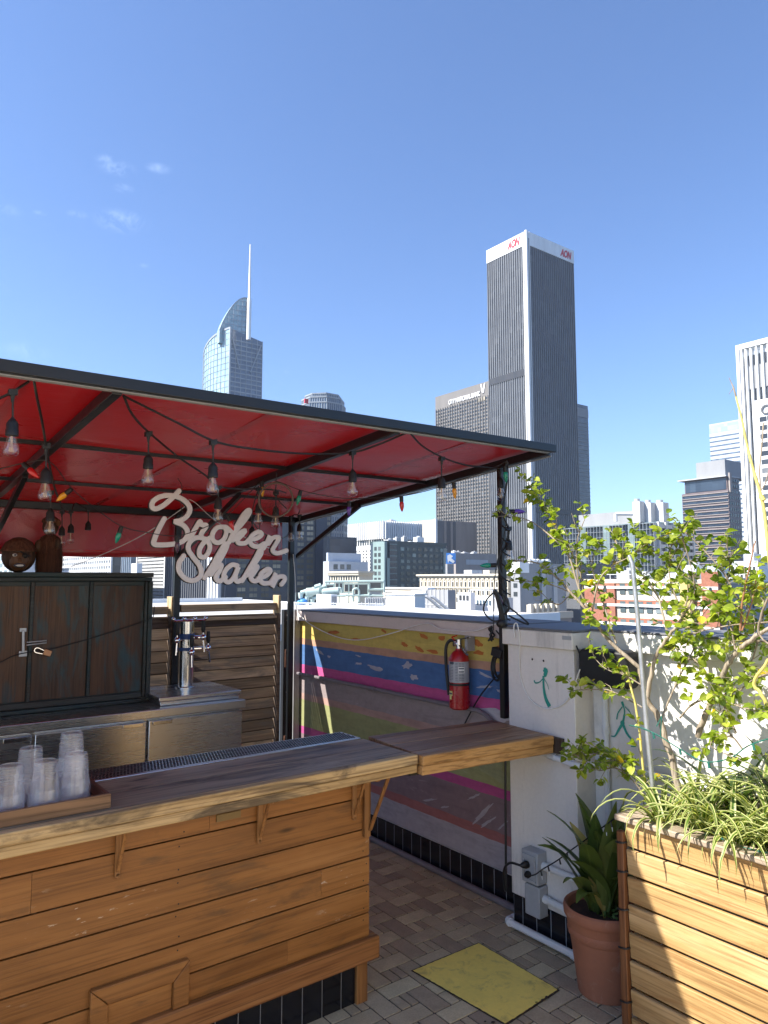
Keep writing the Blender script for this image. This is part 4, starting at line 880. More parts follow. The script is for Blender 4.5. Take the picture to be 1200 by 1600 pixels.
for pts_,r_ in (([(772,925,3.47),(760,938,3.45),(756,955,3.45),(770,970,3.46),(786,968,3.47)],.004),([(794,948,3.46),(812,962,3.42),(826,975,3.38),(815,972,3.4),(795,962,3.45)],.0045),([(784,925,3.47),(792,935,3.46),(795,950,3.45),(789,960,3.46)],.006)): obj('cable_loop',MB().tube(smooth_path([at(*p) for p in pts_]),r_,6),M['rubber'],pc)
for k in range(9):
    y=800+k*20; obj('cable_wrap',MB().tube([at(783,y,3.49),at(790,y+6,3.47),at(797,y+9,3.49)],.004,6),M['rubber'],pc)

# ---- yellow plate on the floor
P=[onz(748,1477,0.0),onz(872,1550,0),onz(790,1604,0),onz(645,1520,0)]
def edgejag(P,n,j,z,skip=0):
    out=[]
    for a,b in zip(P,P[1:]+P[:1]):
        for i in range(n):
            t=i/n; p=a.lerp(b,t); out.append(Vector((p.x+random.uniform(-j,j),p.y+random.uniform(-j,j),z)))
    return out
yp=thing('floor_plate','yellow painted metal plate with chipped black edges on the tiled floor','plate',(2.18,2.2,0))
cen=sum(P,Vector())/4
obj('plate',MB().prism(edgejag([cen+(p-cen)*1.02 for p in P],8,.0008,.0062),(0,0,.003)),M['rustedge'],yp)
obj('paint',MB().prism(edgejag([cen+(p-cen)*.995 for p in P],40,.0016,.0094),(0,0,.0008)),M['yellow'],yp,smooth=False)
m_=MB(); 
for px,py,r in ((855,1558,.009),(848,1562,.006),(838,1566,.005),(770,1597,.008),(758,1596,.005)):
    q=onz(px,py,.0104); n=9; m_.add([(q.x+r*1.5*random.uniform(.5,1.1)*math.cos(6.28*k/n),q.y+r*random.uniform(.5,1.1)*math.sin(6.28*k/n),.01045+len(m_.v)*1e-6) for k in range(n)],[tuple(range(n))])
obj('chip',m_,M['rustedge'],yp,smooth=False)

# ---- planter
XP=2.30; YE=1.608; ZP=.765
pt=thing('wood_planter','long wooden slatted planter box filled with shrub and strap-leaved plants','planter',(2.5,.6,0))
m_=MB(); z=.05; k=0
hs=(.0,.095,.19,.285,.38,.475,.57,.665,.757)
for a,b in zip(hs,hs[1:]):
    m_.obox((XP+.012,(YE-.002-1.2)/2,(a+b)/2+.0),(0,(YE-.002+1.2)/2,0),(.008,0,.0),(.0035,0,-(b-a)/2+.004))
obj('front_slats',m_,M['planter'],pt,.003)
m_=MB()
for a,b in zip(hs,hs[1:]): m_.obox(((XP+.03+2.70)/2,YE-.01,(a+b)/2),((2.70-XP-.03)/2,0,0),(0,-.008,0),(0,.0035,-(b-a)/2+.004))
obj('end_slats',m_,M['planter'],pt,.003)
obj('corner_post',MB().box(XP-.012,XP+.012,YE+.0005,YE+.028,.004,.72),M['planter_post'],pt,.003)
for z in (.14,.32,.45,.58,.68):
    m_=MB(); m_.tube(smooth_path([(XP-.014,YE+.03,z),(XP-.015,YE+.01,z+.002),(XP-.006,YE-.003,z+.004),(XP+.004,YE-.004,z+.004)]),.0035,6); obj('wire_tie',m_,M['rubber'],pt)
obj('cap_rail',MB().box(XP-.022,XP+.055,-1.2,YE+.03,.758,.779).box(XP+.057,2.70,YE-.045,YE+.03,.758,.7785).box(2.66,2.70,-1.2,YE-.047,.758,.778),M['planter_cap'],pt,.005)
obj('soil',MB().box(XP+.02,2.685,-1.2,YE-.02,.60,.742),M['soil'],pt)
# ---- terracotta pot
pc_=Vector((2.505,1.862,0))
po=thing('terracotta_pot','weathered terracotta pot with a scroll band holding a broad-leaved plant','flower pot',tuple(pc_))
obj('pot_body',MB().lathe([(r_*.95,z_*.93) for r_,z_ in [(0,.003),(.105,.003),(.11,.008),(.134,.2),(.139,.232),(.143,.236),(.146,.24),(.149,.268),(.147,.272),(.149,.277),(.152,.305),(.157,.311),(.162,.318),(.164,.338),(.162,.352),(.155,.358),(.147,.352),(.142,.33),(.14,.30)]],pc_,48),M['terracotta'],po)
m_=MB()
for k in range(22):
    t0=2*math.pi*k/22
    def pp(dt,z): r=.1363+(z-.24)*.12; return pc_+Vector((r*math.cos(t0+dt),r*math.sin(t0+dt),z*.93))
    m_.tube(smooth_path([pp(-.14,.246),pp(-.06,.256),pp(.02,.264),pp(.09,.26),pp(.1,.252),pp(.06,.249),pp(.05,.255)],4),.0032,6)
obj('scroll_band',m_,M['terracotta'],po)
obj('soil',MB().lathe([(0,.302),(.08,.305),(.133,.296)],pc_,24),M['soil'],po)

def blade(m,base,d,L,w,droop,side,n=9,wprof=None,fold=.25,curve0=0,rnd=None,lift=0):
    """a strap or lance leaf: base point, unit heading (horizontal), length, width, droop"""
    base=Vector(base); d=Vector(d).normalized(); pts=[]; ang=curve0; p=base.copy(); st=L/n
    for i in range(n+1):
        pts.append(p.copy()); p=p+(d*math.sin(ang)+Vector((0,0,1))*math.cos(ang))*st; ang+=droop/n*(1+.8*i/n)
    vs=[];us=[]; sd=d.cross(Vector((0,0,1))).normalized()
    sd=(sd*math.cos(side)+Vector((0,0,1))*math.sin(side)*.4).normalized()
    for i,q in enumerate(pts):
        t=i/n; ww=w*(wprof(t) if wprof else min(1,t*4+.35)*(1-t**3)); 
        tn=(pts[min(i+1,n)]-pts[max(i-1,0)]).normalized(); up=sd.cross(tn).normalized()
        for a in (-1,-.45,0,.45,1): vs.append(q+sd*a*ww/2+up*abs(a)*ww*fold); us.append(abs(a))
    fs=[(i*5+j,i*5+j+1,(i+1)*5+j+1,(i+1)*5+j) for i in range(n) for j in range(4)]
    m.add(vs,fs,rnd,us)
random.seed(21)
m_=MB(); lance=lambda t: max(.06,math.sin(math.pi*min(1,t**.8*1.0))**.8) if t>.22 else .1+.9*(t/.22)**2*max(.06,math.sin(math.pi*.22**.8)**.8)
specs=[(-150,.5,.085,1.3,.15),(160,.46,.08,1.5,.2),(175,.40,.075,1.2,.3),(100,.55,.085,.7,.1),(60,.5,.08,.9,.2),(-120,.5,.08,.8,.15),(-90,.5,.085,.6,.1),(-170,.36,.07,1.9,.25),(130,.42,.08,1.2,.25),(-40,.5,.08,.9,.2),(20,.5,.075,.9,.15),(-100,.36,.07,1.7,.3),(-135,.42,.075,.3,.05),(170,.52,.08,.5,.08),(-60,.42,.07,1.3,.25),(80,.44,.075,1.0,.2),(145,.55,.08,1.2,.1),(-165,.30,.06,2.3,.3),(-110,.56,.08,.35,.08),(-145,.50,.08,.6,.05),(150,.42,.075,.8,.3),(-125,.46,.08,.9,.2),(-95,.42,.07,1.1,.15),(-160,.46,.08,.9,.12),(-80,.33,.06,2.0,.2)]
for a,L,w,dr,c0 in specs:
    d=Vector((math.cos(R(a)),math.sin(R(a)),0)); b=pc_+Vector((random.uniform(-.05,.05),random.uniform(-.05,.05),.298))
    blade(m_,b,d,L*.86,w*1.1,dr*.62,random.uniform(-.8,.8),10,lance,.12,c0)
ap=tag(obj('pot_plant',m_,M['aspi'],angle=60),'dark green broad-leaved plant with long lance leaves in the terracotta pot','plant')
m_=MB()
for k in range(130):
    r=random.uniform(.02,.12); t=random.uniform(-2.6,.6); c=pc_+Vector((r*math.cos(t),r*math.sin(t),.305+random.uniform(0,.035))); a=Vector((random.uniform(-1,1),random.uniform(-1,1),.4)).normalized()*.009; b=a.cross(Vector((0,0,1))).normalized()*.006
    m_.add([c-a,c+b,c+a,c-b],[(0,1,2,3)])
tag(obj('creeping_herb',m_,M['herb']),'tiny leafy groundcover over the soil of the terracotta pot','plant')

# ---- shrub
random.seed(5)
shr=thing('leafy_shrub','tall leafy hibiscus-like shrub with pale bare branches in the planter','shrub',(2.5,1.45,.74))
br=MB(); TW=[]
def branch(pts,r0,r1,leaf=0,X=2.5,m=None):
    P=[]
    for i,p in enumerate(pts):
        x=p[2] if len(p)>2 else X; P.append(onx(p[0],p[1],x))
    P=smooth_path(P,5); n=len(P); jit=r0*.25
    P=[p+Vector((random.uniform(-jit,jit),random.uniform(-jit,jit),random.uniform(-jit,jit))) for p in P]
    (m or br).tube(P,[r0+(r1-r0)*i/(n-1) for i in range(n)],8)
    if leaf: TW.append((P,leaf))
    return P
branch([(1064,1250,2.5),(1048,1180,2.5),(1028,1120,2.5),(1010,1090,2.49),(1000,1040,2.49)],.0125,.009)
branch([(1012,1088,2.49),(1022,1035,2.5),(1040,1000,2.51),(1058,977,2.52),(1085,935,2.54)],.009,.004,8)
branch([(1002,1045,2.49),(950,1000,2.47),(924,962,2.46),(890,924,2.44),(862,895,2.43),(838,879,2.42),(800,876,2.4)],.0085,.002,16)
branch([(924,962,2.46),(905,920,2.45),(888,868,2.44),(856,834,2.42),(830,815,2.41),(800,806,2.4),(778,807,2.39)],.005,.0015,7)
branch([(905,920,2.45),(901,880,2.45),(902,845,2.46),(910,820,2.46),(914,811,2.46)],.003,.0014,5)
branch([(912,935,2.46),(905,890,2.47),(885,850,2.47),(862,815,2.47),(845,785,2.47),(830,763,2.47)],.0035,.0015,34)
branch([(888,924,2.44),(865,915,2.42),(838,909,2.41),(803,909,2.4)],.0025,.001,5)
branch([(890,930,2.44),(870,945,2.42),(845,925,2.41),(836,912,2.4)],.0022,.001,6)
branch([(963,1005,2.48),(945,950,2.5),(935,920,2.5),(925,880,2.51),(938,850,2.51)],.004,.0015,16)
branch([(924,962,2.46),(935,910,2.48),(955,885,2.49),(980,872,2.5),(1010,850,2.51),(1042,836,2.52)],.0035,.0013,22)
branch([(1042,985,2.52),(1027,930,2.53),(1005,900,2.53),(980,872,2.53),(960,845,2.53)],.0045,.0015,22)
branch([(1062,950,2.53),(1047,905,2.54),(1046,870,2.55),(1052,840,2.55)],.0035,.0015,18)
branch([(1060,975,2.52),(1075,930,2.54),(1065,890,2.55),(1020,860,2.55),(1000,840,2.55)],.003,.0014,16)
branch([(1156,940,2.55),(1128,892,2.53),(1098,858,2.52),(1075,835,2.51),(1062,824,2.5)],.003,.0015,12)
branch([(1062,826,2.5),(1075,870,2.51),(1085,915,2.52),(1080,960,2.53)],.0025,.0015,12)
branch([(1090,1150,2.56),(1110,1098,2.55),(1128,1055,2.54),(1150,1020,2.53),(1180,995,2.52),(1230,965,2.5)],.012,.006,6)
branch([(1150,1020,2.53),(1140,970,2.54),(1130,930,2.55),(1140,890,2.55),(1135,850,2.55)],.004,.0015,26)
branch([(1205,972,2.5),(1150,976,2.51),(1100,985,2.52),(1060,1000,2.53)],.003,.0014,14)
branch([(1062,1122,2.49),(1085,1098,2.47),(1120,1093,2.46),(1160,1105,2.45),(1210,1122,2.44)],.0035,.002,16)
branch([(1012,1250,2.46),(985,1215,2.44),(960,1200,2.42),(930,1203,2.41),(897,1176,2.4)],.0035,.0013,20)
branch([(1005,1218,2.46),(985,1195,2.45),(962,1185,2.44),(930,1178,2.43),(905,1178,2.42)],.0025,.0012,26)
branch([(1003,1105,2.47),(985,1095,2.46),(950,1078,2.45),(915,1078,2.43),(895,1080,2.42)],.003,.0013,10)
branch([(1002,1070,2.47),(976,1055,2.45),(948,1046,2.44),(930,1030,2.43)],.0028,.0013,8)
branch([(1150,1145,2.53),(1120,1075,2.54),(1095,1040,2.55),(1070,1020,2.56),(1050,1010,2.56)],.0035,.0015,18)
branch([(1215,1050,2.5),(1180,1060,2.49),(1150,1085,2.48),(1120,1120,2.47)],.003,.0015,18)
branch([(1160,1170,2.46),(1140,1150,2.45),(1110,1165,2.44),(1160,1190,2.43)],.003,.0015,16)
branch([(1215,900,2.52),(1185,925,2.53),(1160,945,2.54),(1120,960,2.55)],.003,.0015,16)
branch([(1215,1010,2.54),(1180,1000,2.55),(1140,1005,2.56),(1100,1025,2.57)],.003,.0015,14)
branch([(1205,925,2.46),(1190,960,2.47),(1186,990,2.48),(1205,1010,2.48)],.004,.003)
branch([(1030,1130,2.5),(1060,1060,2.56),(1085,1010,2.6),(1090,960,2.62),(1080,900,2.62)],.004,.0015,20)
branch([(1120,1100,2.56),(1170,1040,2.6),(1190,980,2.62),(1195,920,2.63)],.004,.0015,22)
obj('branches',br,M['bark'],shr,angle=60)
b2=MB(); branch([(1008,1235,2.47),(998,1130,2.46),(985,1070,2.46),(978,1050,2.46)],.005,.0035,6,m=b2); obj('green_stem',b2,M['stemyellow'],shr,angle=60); b2=MB(); branch([(1212,1130,2.5),(1190,1085,2.48),(1178,1068,2.47),(1200,1030,2.46)],.007,.005,m=b2); obj('green_stem',b2,M['stemyellow'],shr,angle=60)
b3=MB(); branch([(1157,985,2.5),(1160,940,2.49),(1170,890,2.48),(1180,845,2.48)],.0045,.002,m=b3); branch([(1160,985,2.5),(1175,940,2.5),(1182,900,2.5)],.003,.0015,10,m=b3); obj('red_stem',b3,M['stemred'],shr,angle=60)
def shrubleaf(m,p,d,s,roll):
    d=d.normalized(); up=Vector((0,0,1)); sd=d.cross(up)
    sd=sd.normalized() if sd.length>.1 else Vector((1,0,0)); nn=sd.cross(d).normalized()
    sd,nn=sd*math.cos(roll)+nn*math.sin(roll),nn*math.cos(roll)-sd*math.sin(roll)
    cu=random.uniform(-.05,.4); fo_=random.uniform(.4,2.2)
    out=[(0,0,0),(.18,.26,.07),(.42,.40,.11),(.68,.33,.09),(.88,.15,.03),(1.0,0,-.07)]
    vs=[];us=[]
    for (t,w,h) in out: vs.append(p+d*t*s+nn*(-cu*s*t*t)); us.append(0)
    for sg_ in (1,-1):
        for (t,w,h) in out[1:-1]: vs.append(p+d*t*s+sd*sg_*w*s+nn*(h*fo_*s-cu*s*t*t)); us.append(1)
    fs=[(0,1,6),(1,2,7,6),(2,3,8,7),(3,4,9,8),(4,5,9),(0,10,1),(1,10,11,2),(2,11,12,3),(3,12,13,4),(4,13,5)]
    m.add(vs,fs,random.random(),us)
lf=MB(); tw=MB()
for P,nl in TW:
    n=len(P)
    for k in range(max(3,int(nl*.95))):
        f=(k+random.random())/max(3,int(nl*.95)); f=.12+.88*f; i=min(n-2,int(f*(n-1))); p=P[i].lerp(P[i+1],random.random())
        t=(P[i+1]-P[i]).normalized(); d=(t*.7+Vector((random.uniform(-.8,.8),random.uniform(-1,1),random.uniform(-.5,.9)))).normalized()
        L=random.uniform(.03,.10); e=p+d*L+Vector((0,0,random.uniform(-.01,.02))); mid=p.lerp(e,.5)+Vector((random.uniform(-.006,.006),random.uniform(-.006,.006),.004))
        tw.tube([p,mid,e],[.0016,.0012,.0008],5)
        for q in range(random.randint(4,8)):
            g_=random.uniform(.25,1.05); b_=p+(e-p)*min(1,g_)
            dd=(d*.45+Vector((random.uniform(-1,1),random.uniform(-1,1),random.uniform(-.6,.6)))).normalized()
            sz=random.choice((.016,.022,.026,.03,.034,.040))*random.uniform(.85,1.15)
            shrubleaf(lf,b_+dd*.004,dd+Vector((0,0,-.2)),sz,random.uniform(-1.1,1.1))
    for k in range(4 if nl>6 else 2):
        d=((P[-1]-P[-2]).normalized()*.6+Vector((random.uniform(-1,1),random.uniform(-1,1),random.uniform(-.3,.8)))); shrubleaf(lf,P[-1],d,random.uniform(.02,.034),random.uniform(-.6,.6))
obj('twigs',tw,M['bark'],shr,angle=60)
obj('foliage',lf,M['leaf'],shr,angle=60)
# ---- stakes
tag(obj('support_stake',MB().tube([onx(1023,1262,2.44),onx(1008,1110,2.44),onx(996,960,2.44),onx(988,880,2.44),onx(983,868,2.44)],[.0085,.0085,.0085,.0085,.0075],12),M['galv']),'grey metal stake leaning in the planter in front of the shrub','stake')
m_=MB(); m_.tube(smooth_path([onx(1212,960,2.46),onx(1203,880,2.46),onx(1194,800,2.46),onx(1187,768,2.46),onx(1176,730,2.46),onx(1166,690,2.46),onx(1159,655,2.46),onx(1150,620,2.46)]),[.0075-.004*i/42 for i in range(43)],8); m_.tube([onx(1189,775,2.46),onx(1193,782,2.46)],.009,8)
cs_=tag(obj('bare_cane',m_,M['stemyellow'],angle=60),'bare yellow cane rising high at the right edge above the shrub','plant stem')
m_=MB(); m_.tube([onx(1150,620,2.46),onx(1146,605,2.46),onx(1139,590,2.46)],[.003,.0025,.001],6); m_.tube([onx(1146,606,2.46),onx(1139,616,2.46)],[.002,.001],6); obj('dry_twig',m_,M['bark'],cs_); m_=MB(); m_.tube(smooth_path([onx(1189,770,2.46),onx(1187,735,2.46),onx(1190,700,2.46),onx(1193,660,2.46)]),[.0025]*19,6); m_.tube(smooth_path([onx(1188,768,2.46),onx(1196,755,2.46),onx(1202,730,2.46)]),.002,6)
obj('dry_twig',m_,M['bark'],cs_)
# ---- strap-leaved plants in the planter
random.seed(11)
spots=[(2.37,1.50,34,.30),(2.42,1.38,34,.34),(2.37,1.25,32,.30),(2.45,1.14,34,.38),(2.38,1.05,30,.30),(2.55,1.48,30,.36),(2.56,1.25,32,.44),(2.58,1.05,30,.44),(2.42,.90,28,.36)]
for k,(x,y,n,L) in enumerate(spots):
    m_=MB(); b0=Vector((x,y,.735))
    for i in range(n):
        a=random.uniform(0,6.283); d=Vector((math.cos(a),math.sin(a),0))
        blade(m_,b0+d*random.uniform(0,.035),d,L*random.uniform(.6,1.2),random.uniform(.011,.021),random.uniform(1.0,2.6),random.uniform(-.4,.4),10,None,.2,random.uniform(.05,.55))
    tag(obj('strap_plant',m_,M['strap'],angle=60),'cream striped strap-leaved plant among the arching clumps in the planter','plant','arching striped plants in the planter')
for k,(x,y,n,L) in enumerate(((2.60,1.36,18,.40),(2.62,1.16,20,.42),(2.6,.98,16,.42))):
    m_=MB(); b0=Vector((x,y,.735))
    for i in range(n):
        a=random.uniform(0,6.283); d=Vector((math.cos(a),math.sin(a),0)); blade(m_,b0+d*.02,d,L*random.uniform(.6,1.1),random.uniform(.018,.026),random.uniform(.7,1.8),random.uniform(-.3,.3),9,None,.1,random.uniform(.05,.35))
    tag(obj('dark_strap_plant',m_,M['dstrap'],angle=60),'dark green upright strap-leaved plant at the back of the planter','plant','dark strap plants at the back of the planter')
m_=MB()
for k in range(260):
    c=Vector((random.uniform(2.33,2.6),random.uniform(.9,1.57),.742+random.uniform(0,.07))); a=Vector((random.uniform(-1,1),random.uniform(-1,1),.5)).normalized()*.012; b=a.cross(Vector((0,0,1))).normalized()*.007
    m_.add([c-a,c+b,c+a,c-b],[(0,1,2,3)])
tag(obj('undergrowth',m_,M['herb']),'low green undergrowth covering the planter soil',  'ground cover',kind='stuff')
# ---- fairy lights
fa=thing('fairy_lights','green fairy light wire strung from the stake through the planter plants','string lights',(2.45,1.3,.8))
m_=MB(); 
gp=[onx(983,1133,2.43),onx(1004,1138,2.43),onx(1030,1150,2.43),onx(1062,1170,2.43),onx(1100,1190,2.44),onx(1140,1185,2.44),onx(1170,1165,2.44),onx(1215,1150,2.44)]
g2=[onx(1060,1305,2.35),onx(1090,1312,2.33),onx(1110,1300,2.33),onx(1140,1318,2.325),onx(1165,1325,2.325),onx(1210,1335,2.325)]
for g_ in (gp,g2): m_.tube(smooth_path(g_),.0022,5)
m_.tube([onx(1026,1135,2.43),onx(1034,1118,2.43),onx(1032,1150,2.43)],.0022,5)
obj('wire',m_,M['greenwire'],fa)
for g_,rng in ((gp,(.25,.45,.6,.75,.9)),(g2,(.1,.3,.5,.7,.9))):
    P=smooth_path(g_)
    for f in rng: q=P[int(f*(len(P)-1))]; obj('bulb_holder',MB().tube([q,q+Vector((0,-.004,-.02))],[.004,.0045],6),M['greenwire'],fa)
fb=thing('fairy_lights','black fairy light wire from the outlet box into the potted plant','string lights',(2.5,2.2,.3))
P=smooth_path([(2.52,2.285,.305),onx(835,1367,2.5),onx(848,1358,2.49),onx(870,1345,2.48),onx(890,1330,2.47),onx(915,1312,2.46),onx(945,1290,2.44),onx(966,1275,2.42)],5)
obj('wire',MB().tube(P,.0028,6),M['rubber'],fb)
for f in (.28,.36,.46,.56,.66,.76,.86,.93):
    q=P[int(f*(len(P)-1))]; h=obj('bulb_holder',MB().tube([q,q+Vector((.0,-.006,-.02))],[.003,.004],6),M['rubber'],fb); obj('bulb',MB().tube([q+Vector((0,-.006,-.0205)),q+Vector((0,-.008,-.036))],[.0028,.001],6),M['exwhite'],h)

# ================================================================== THE CITY
random.seed(3); GZ=-46.0
mb=MB(); mb.add([(-4000,-4000,GZ),(6000,-4000,GZ),(6000,6000,GZ),(-4000,6000,GZ)],[(0,1,2,3)]); struct('ground',mb,M['asphalt'],smooth=False)
mb=MB(); mb.box(-9,3.04,-9,5.9,GZ+.01,-.36); tag(obj('hotel_building',mb,K['cream'],smooth=False),'building carrying the rooftop bar','building')
class B: pass
BL=[]
def bld(name,label,xc,yt,D,xl=None,xr=None,wall=None,dx=30,dy=30,z0=GZ,group=None,body=True,part='walls'):
    b=B(); c=at(xc,yt,D); b.x0,b.y0,b.z1,b.D,b.xc=c.x,c.y,c.z,D,xc
    b.ym=(min(yt,HZ-1)+HZ)/2; b.y1=onx(xl,b.ym,c.x).y if xl is not None else c.y+dy
    b.x1=ony(xr,b.ym,c.y).x if xr is not None else c.x+dx
    b.z0=z0; b.root=thing(name,label,'building',((b.x0+b.x1)/2,(b.y0+b.y1)/2,z0),group)
    if body: b.body=obj(part,MB().box(b.x0,b.x1,b.y0,b.y1,z0,b.z1),wall,b.root,smooth=False)
    b.L={'X':b.y1-b.y0,'Y':b.x1-b.x0}; BL.append(b); return b
def zp(b,y): return at(b.xc,y,b.D).z
def sp(b,f,px): return (onx(px,b.ym,b.x0).y-b.y0) if f=='X' else (ony(px,b.ym,b.y0).x-b.x0)
def fb2(m,b,f,s0,s1,z0,z1,out,inn=.05,rnd=None):
    if f=='X': m.box(b.x0-out,b.x0+inn,b.y0+s0,b.y0+s1,z0,z1,rnd)
    else: m.box(b.x0+s0,b.x0+s1,b.y0-out,b.y0+inn,z0,z1,rnd)
def fins(b,f,n,w,out,z0,z1,mat,s0=0,s1=None,name='mullions',ends=True):
    s1=b.L[f] if s1 is None else s1; m=MB()
    for i in range(n+1):
        s=s0+(s1-s0)*i/n
        if not ends and i in(0,n): continue
        fb2(m,b,f,s-w/2,s+w/2,z0,z1,out)
    return obj(name,m,mat,b.root,smooth=False)
def bands(b,f,n,h,out,z0,z1,mat,s0=0,s1=None,name='floor_bands'):
    s1=b.L[f] if s1 is None else s1; m=MB()
    for i in range(n+1):
        z=z0+(z1-z0)*i/n; fb2(m,b,f,s0,s1,z-h/2,z+h/2,out)
    return obj(name,m,mat,b.root,smooth=False)
PANES={}
def windows(b,f,s0,s1,z0,z1,cols,rows,wf,hf,mat,out=.08,skip=0,mull=None):
    cw=(s1-s0)/cols; chh=(z1-z0)/rows; w=cw*wf; h=chh*hf; cells=[]
    for i in range(cols):
        for j in range(rows):
            if skip and random.random()<skip: continue
            s=s0+(i+.5)*cw; z=z0+(j+.5)*chh
            cells.append((s,z))
    cells.sort(key=lambda q:(-q[1],q[0]))
    have=len([c for c in b.root.children if c.name.startswith('window')]); lim=max(0,100-have)
    key=(round(w,3),round(h,3),f,mat.name); 
    for s,z in cells[:lim]:
        if key not in PANES:
            m=MB(); 
            if f=='X': m.box(-out,.02,-w/2,w/2,-h/2,h/2,0.0)
            else: m.box(-w/2,w/2,-out,.02,-h/2,h/2,0.0)
            t_=obj('window',m,mat,None,smooth=False); me=t_.data
            cz=Vector((0,0,0)); og=ORG[t_]
            for v in me.vertices: v.co+=og
            PANES[key]=me; bpy.data.objects.remove(t_)
        o=bpy.data.objects.new('window',PANES[key]); COL.objects.link(o); o.parent=b.root
        wp=Vector((b.x0,b.y0+s,z)) if f=='X' else Vector((b.x0+s,b.y0,z)); o.location=wp-ORG[b.root]
    if len(cells)>lim:
        m=MB()
        for s,z in cells[lim:]: fb2(m,b,f,s-w/2,s+w/2,z-h/2,z+h/2,out,.02)
        o=obj('window_rows',m,mat,b.root,smooth=False); o['kind']='stuff'
def lettering(b,f,txt,s,z,size,ext,mat,name,shear=0,bold=0,rot=0,sx=1,width=None):
    cu=bpy.data.curves.new('t','FONT'); cu.body=txt; cu.size=size; cu.extrude=ext; cu.shear=shear; cu.offset=bold; cu.align_x='CENTER'; cu.align_y='CENTER'
    t_=bpy.data.objects.new('t',cu); me=bpy.data.meshes.new_from_object(t_); bpy.data.objects.remove(t_)
    ax=Vector((0,-1,0)) if f=='X' else Vector((1,0,0)); nn=Vector((-1,0,0)) if f=='X' else Vector((0,-1,0))
    o0=(Vector((b.x0,b.y0+s,z)) if f=='X' else Vector((b.x0+s,b.y0,z)))+nn*(ext+.15)
    if width: xs=[v.co.x for v in me.vertices]; sx=width/(max(xs)-min(xs))
    for v in me.vertices: v.co=o0+ax*v.co.x*sx+Vector((0,0,1))*v.co.y+nn*v.co.z-ORG[b.root]
    me.materials.clear(); me.materials.append(mat); o=bpy.data.objects.new(name,me); COL.objects.link(o); o.parent=b.root; return o
def roofbox(b,px0,px1,y0,y1,mat,name='roof_plant',f='X',depth=8,setb=3):
    m=MB(); a,c_=sorted((sp(b,f,px0),sp(b,f,px1))); z0=b.z1-.02; z1=zp(b,y0)
    if f=='X': m.box(b.x0+setb,b.x0+setb+depth,b.y0+a,b.y0+c_,z0,z1)
    else: m.box(b.x0+a,b.x0+c_,b.y0+setb,b.y0+setb+depth,z0,z1)
    return obj(name,m,mat,b.root,smooth=False)
def parapet(b,h,mat,out=.3,name='parapet'):
    m=MB(); t=.6
    m.box(b.x0-out,b.x0+t,b.y0-out,b.y1+out,b.z1-h,b.z1+.25); m.box(b.x0+t+.01,b.x1+out,b.y0-out,b.y0+t,b.z1-h,b.z1+.25)
    m.box(b.x1-t+out,b.x1+out,b.y0+t+.01,b.y1+out,b.z1-h,b.z1+.24); m.box(b.x0+t+.01,b.x1-t+out-.01,b.y1-t,b.y1+out,b.z1-h,b.z1+.24)
    return obj(name,m,mat,b.root,smooth=False)

# 1 black glass tower with white crown
b=bld('black_glass_tower','tallest black glass tower with a white crown band and red letters',822,362,443,765,901,G['blackg'],part='glass_walls')
zc=zp(b,383)
m=MB(); m.box(b.x0-.5,b.x1+.5,b.y0-.5,b.y1+.5,zc,b.z1+.4); obj('crown_band',m,K['white'],b.root,smooth=False)
fins(b,'X',18,.45,.55,GZ,zc,K['fin'],name='fins'); fins(b,'Y',24,.4,.5,GZ,zc,K['fin'],name='fins')
z=zp(b,586); m=MB(); fb2(m,b,'X',1,b.L['X']-.5,z-2.0,z+2.2,.62); obj('louvre_band',m,K['black'],b.root,smooth=False)
m=MB(); z=zp(b,800); fb2(m,b,'X',1,b.L['X']-.5,z-1.5,z+1.5,.6); fb2(m,b,'Y',1,b.L['Y']-.5,z-1.5,z+1.5,.6); obj('mechanical_band',m,K['black'],b.root,smooth=False)
m=MB(); m.box(b.x0-.8,b.x0+.7,b.y0-.8,b.y0+.7,GZ,b.z1+.8); m.box(b.x0-.8,b.x0-.2,b.y0+1.9,b.y0+2.4,GZ,b.z1+.4); m.box(b.x0+1.9,b.x0+2.4,b.y0-.8,b.y0-.2,GZ,b.z1+.4); obj('corner_column',m,K['white'],b.root,smooth=False)
m=MB(); m.box(b.x0-.7,b.x0-.3,b.y0+.71,b.y0+1.89,GZ,b.z1-4); m.box(b.x0+.71,b.x0+1.89,b.y0-.7,b.y0-.3,GZ,b.z1-4); obj('column_recess',m,K['grey'],b.root,smooth=False)
zt=(zc+b.z1)/2+.6
lettering(b,'X','AON',sp(b,'X',807.5),zt-.6,7.0,.3,SIGNRED,'red_letters',.3,.22,width=abs(sp(b,'X',797.5)-sp(b,'X',817.5))); lettering(b,'Y','AON',sp(b,'Y',888.5),zt-.8,6.6,.3,SIGNRED,'red_letters',.3,.22,width=sp(b,'Y',897.5)-sp(b,'Y',880))
# 2 brown grid tower with bank lettering
b=bld('grid_tower','broad brown tower with square window grid and white bank lettering, left of the tallest tower',772,592.5,478,681,820,K['brown'])
zt=zp(b,615); z0=zp(b,880)
windows(b,'X',.8,b.L['X']-.8,z0,zt-.5,23,47,.62,.56,W['dark'],.06)
m=MB(); 
for i in range(24):
    s=.8+(b.L['X']-1.6)*i/23; fb2(m,b,'X',s-.22,s+.22,z0,zt,.5)
obj('piers',m,K['brown'],b.root,smooth=False)
lettering(b,'X','CITY NATIONAL BANK',sp(b,'X',727),zp(b,609)-.2,4.3,.25,SIGNWHITE,'white_letters',0,.13,width=abs(sp(b,'X',702)-sp(b,'X',752)))
m=MB(); s=sp(b,'X',757); z=zp(b,602); nn=-.45
for q in (-1,1): m.obox((b.x0-.3,b.y0+s+q*1.0,z),(.15,0,0),(0,.5,0),(0,q*.8,3.2))
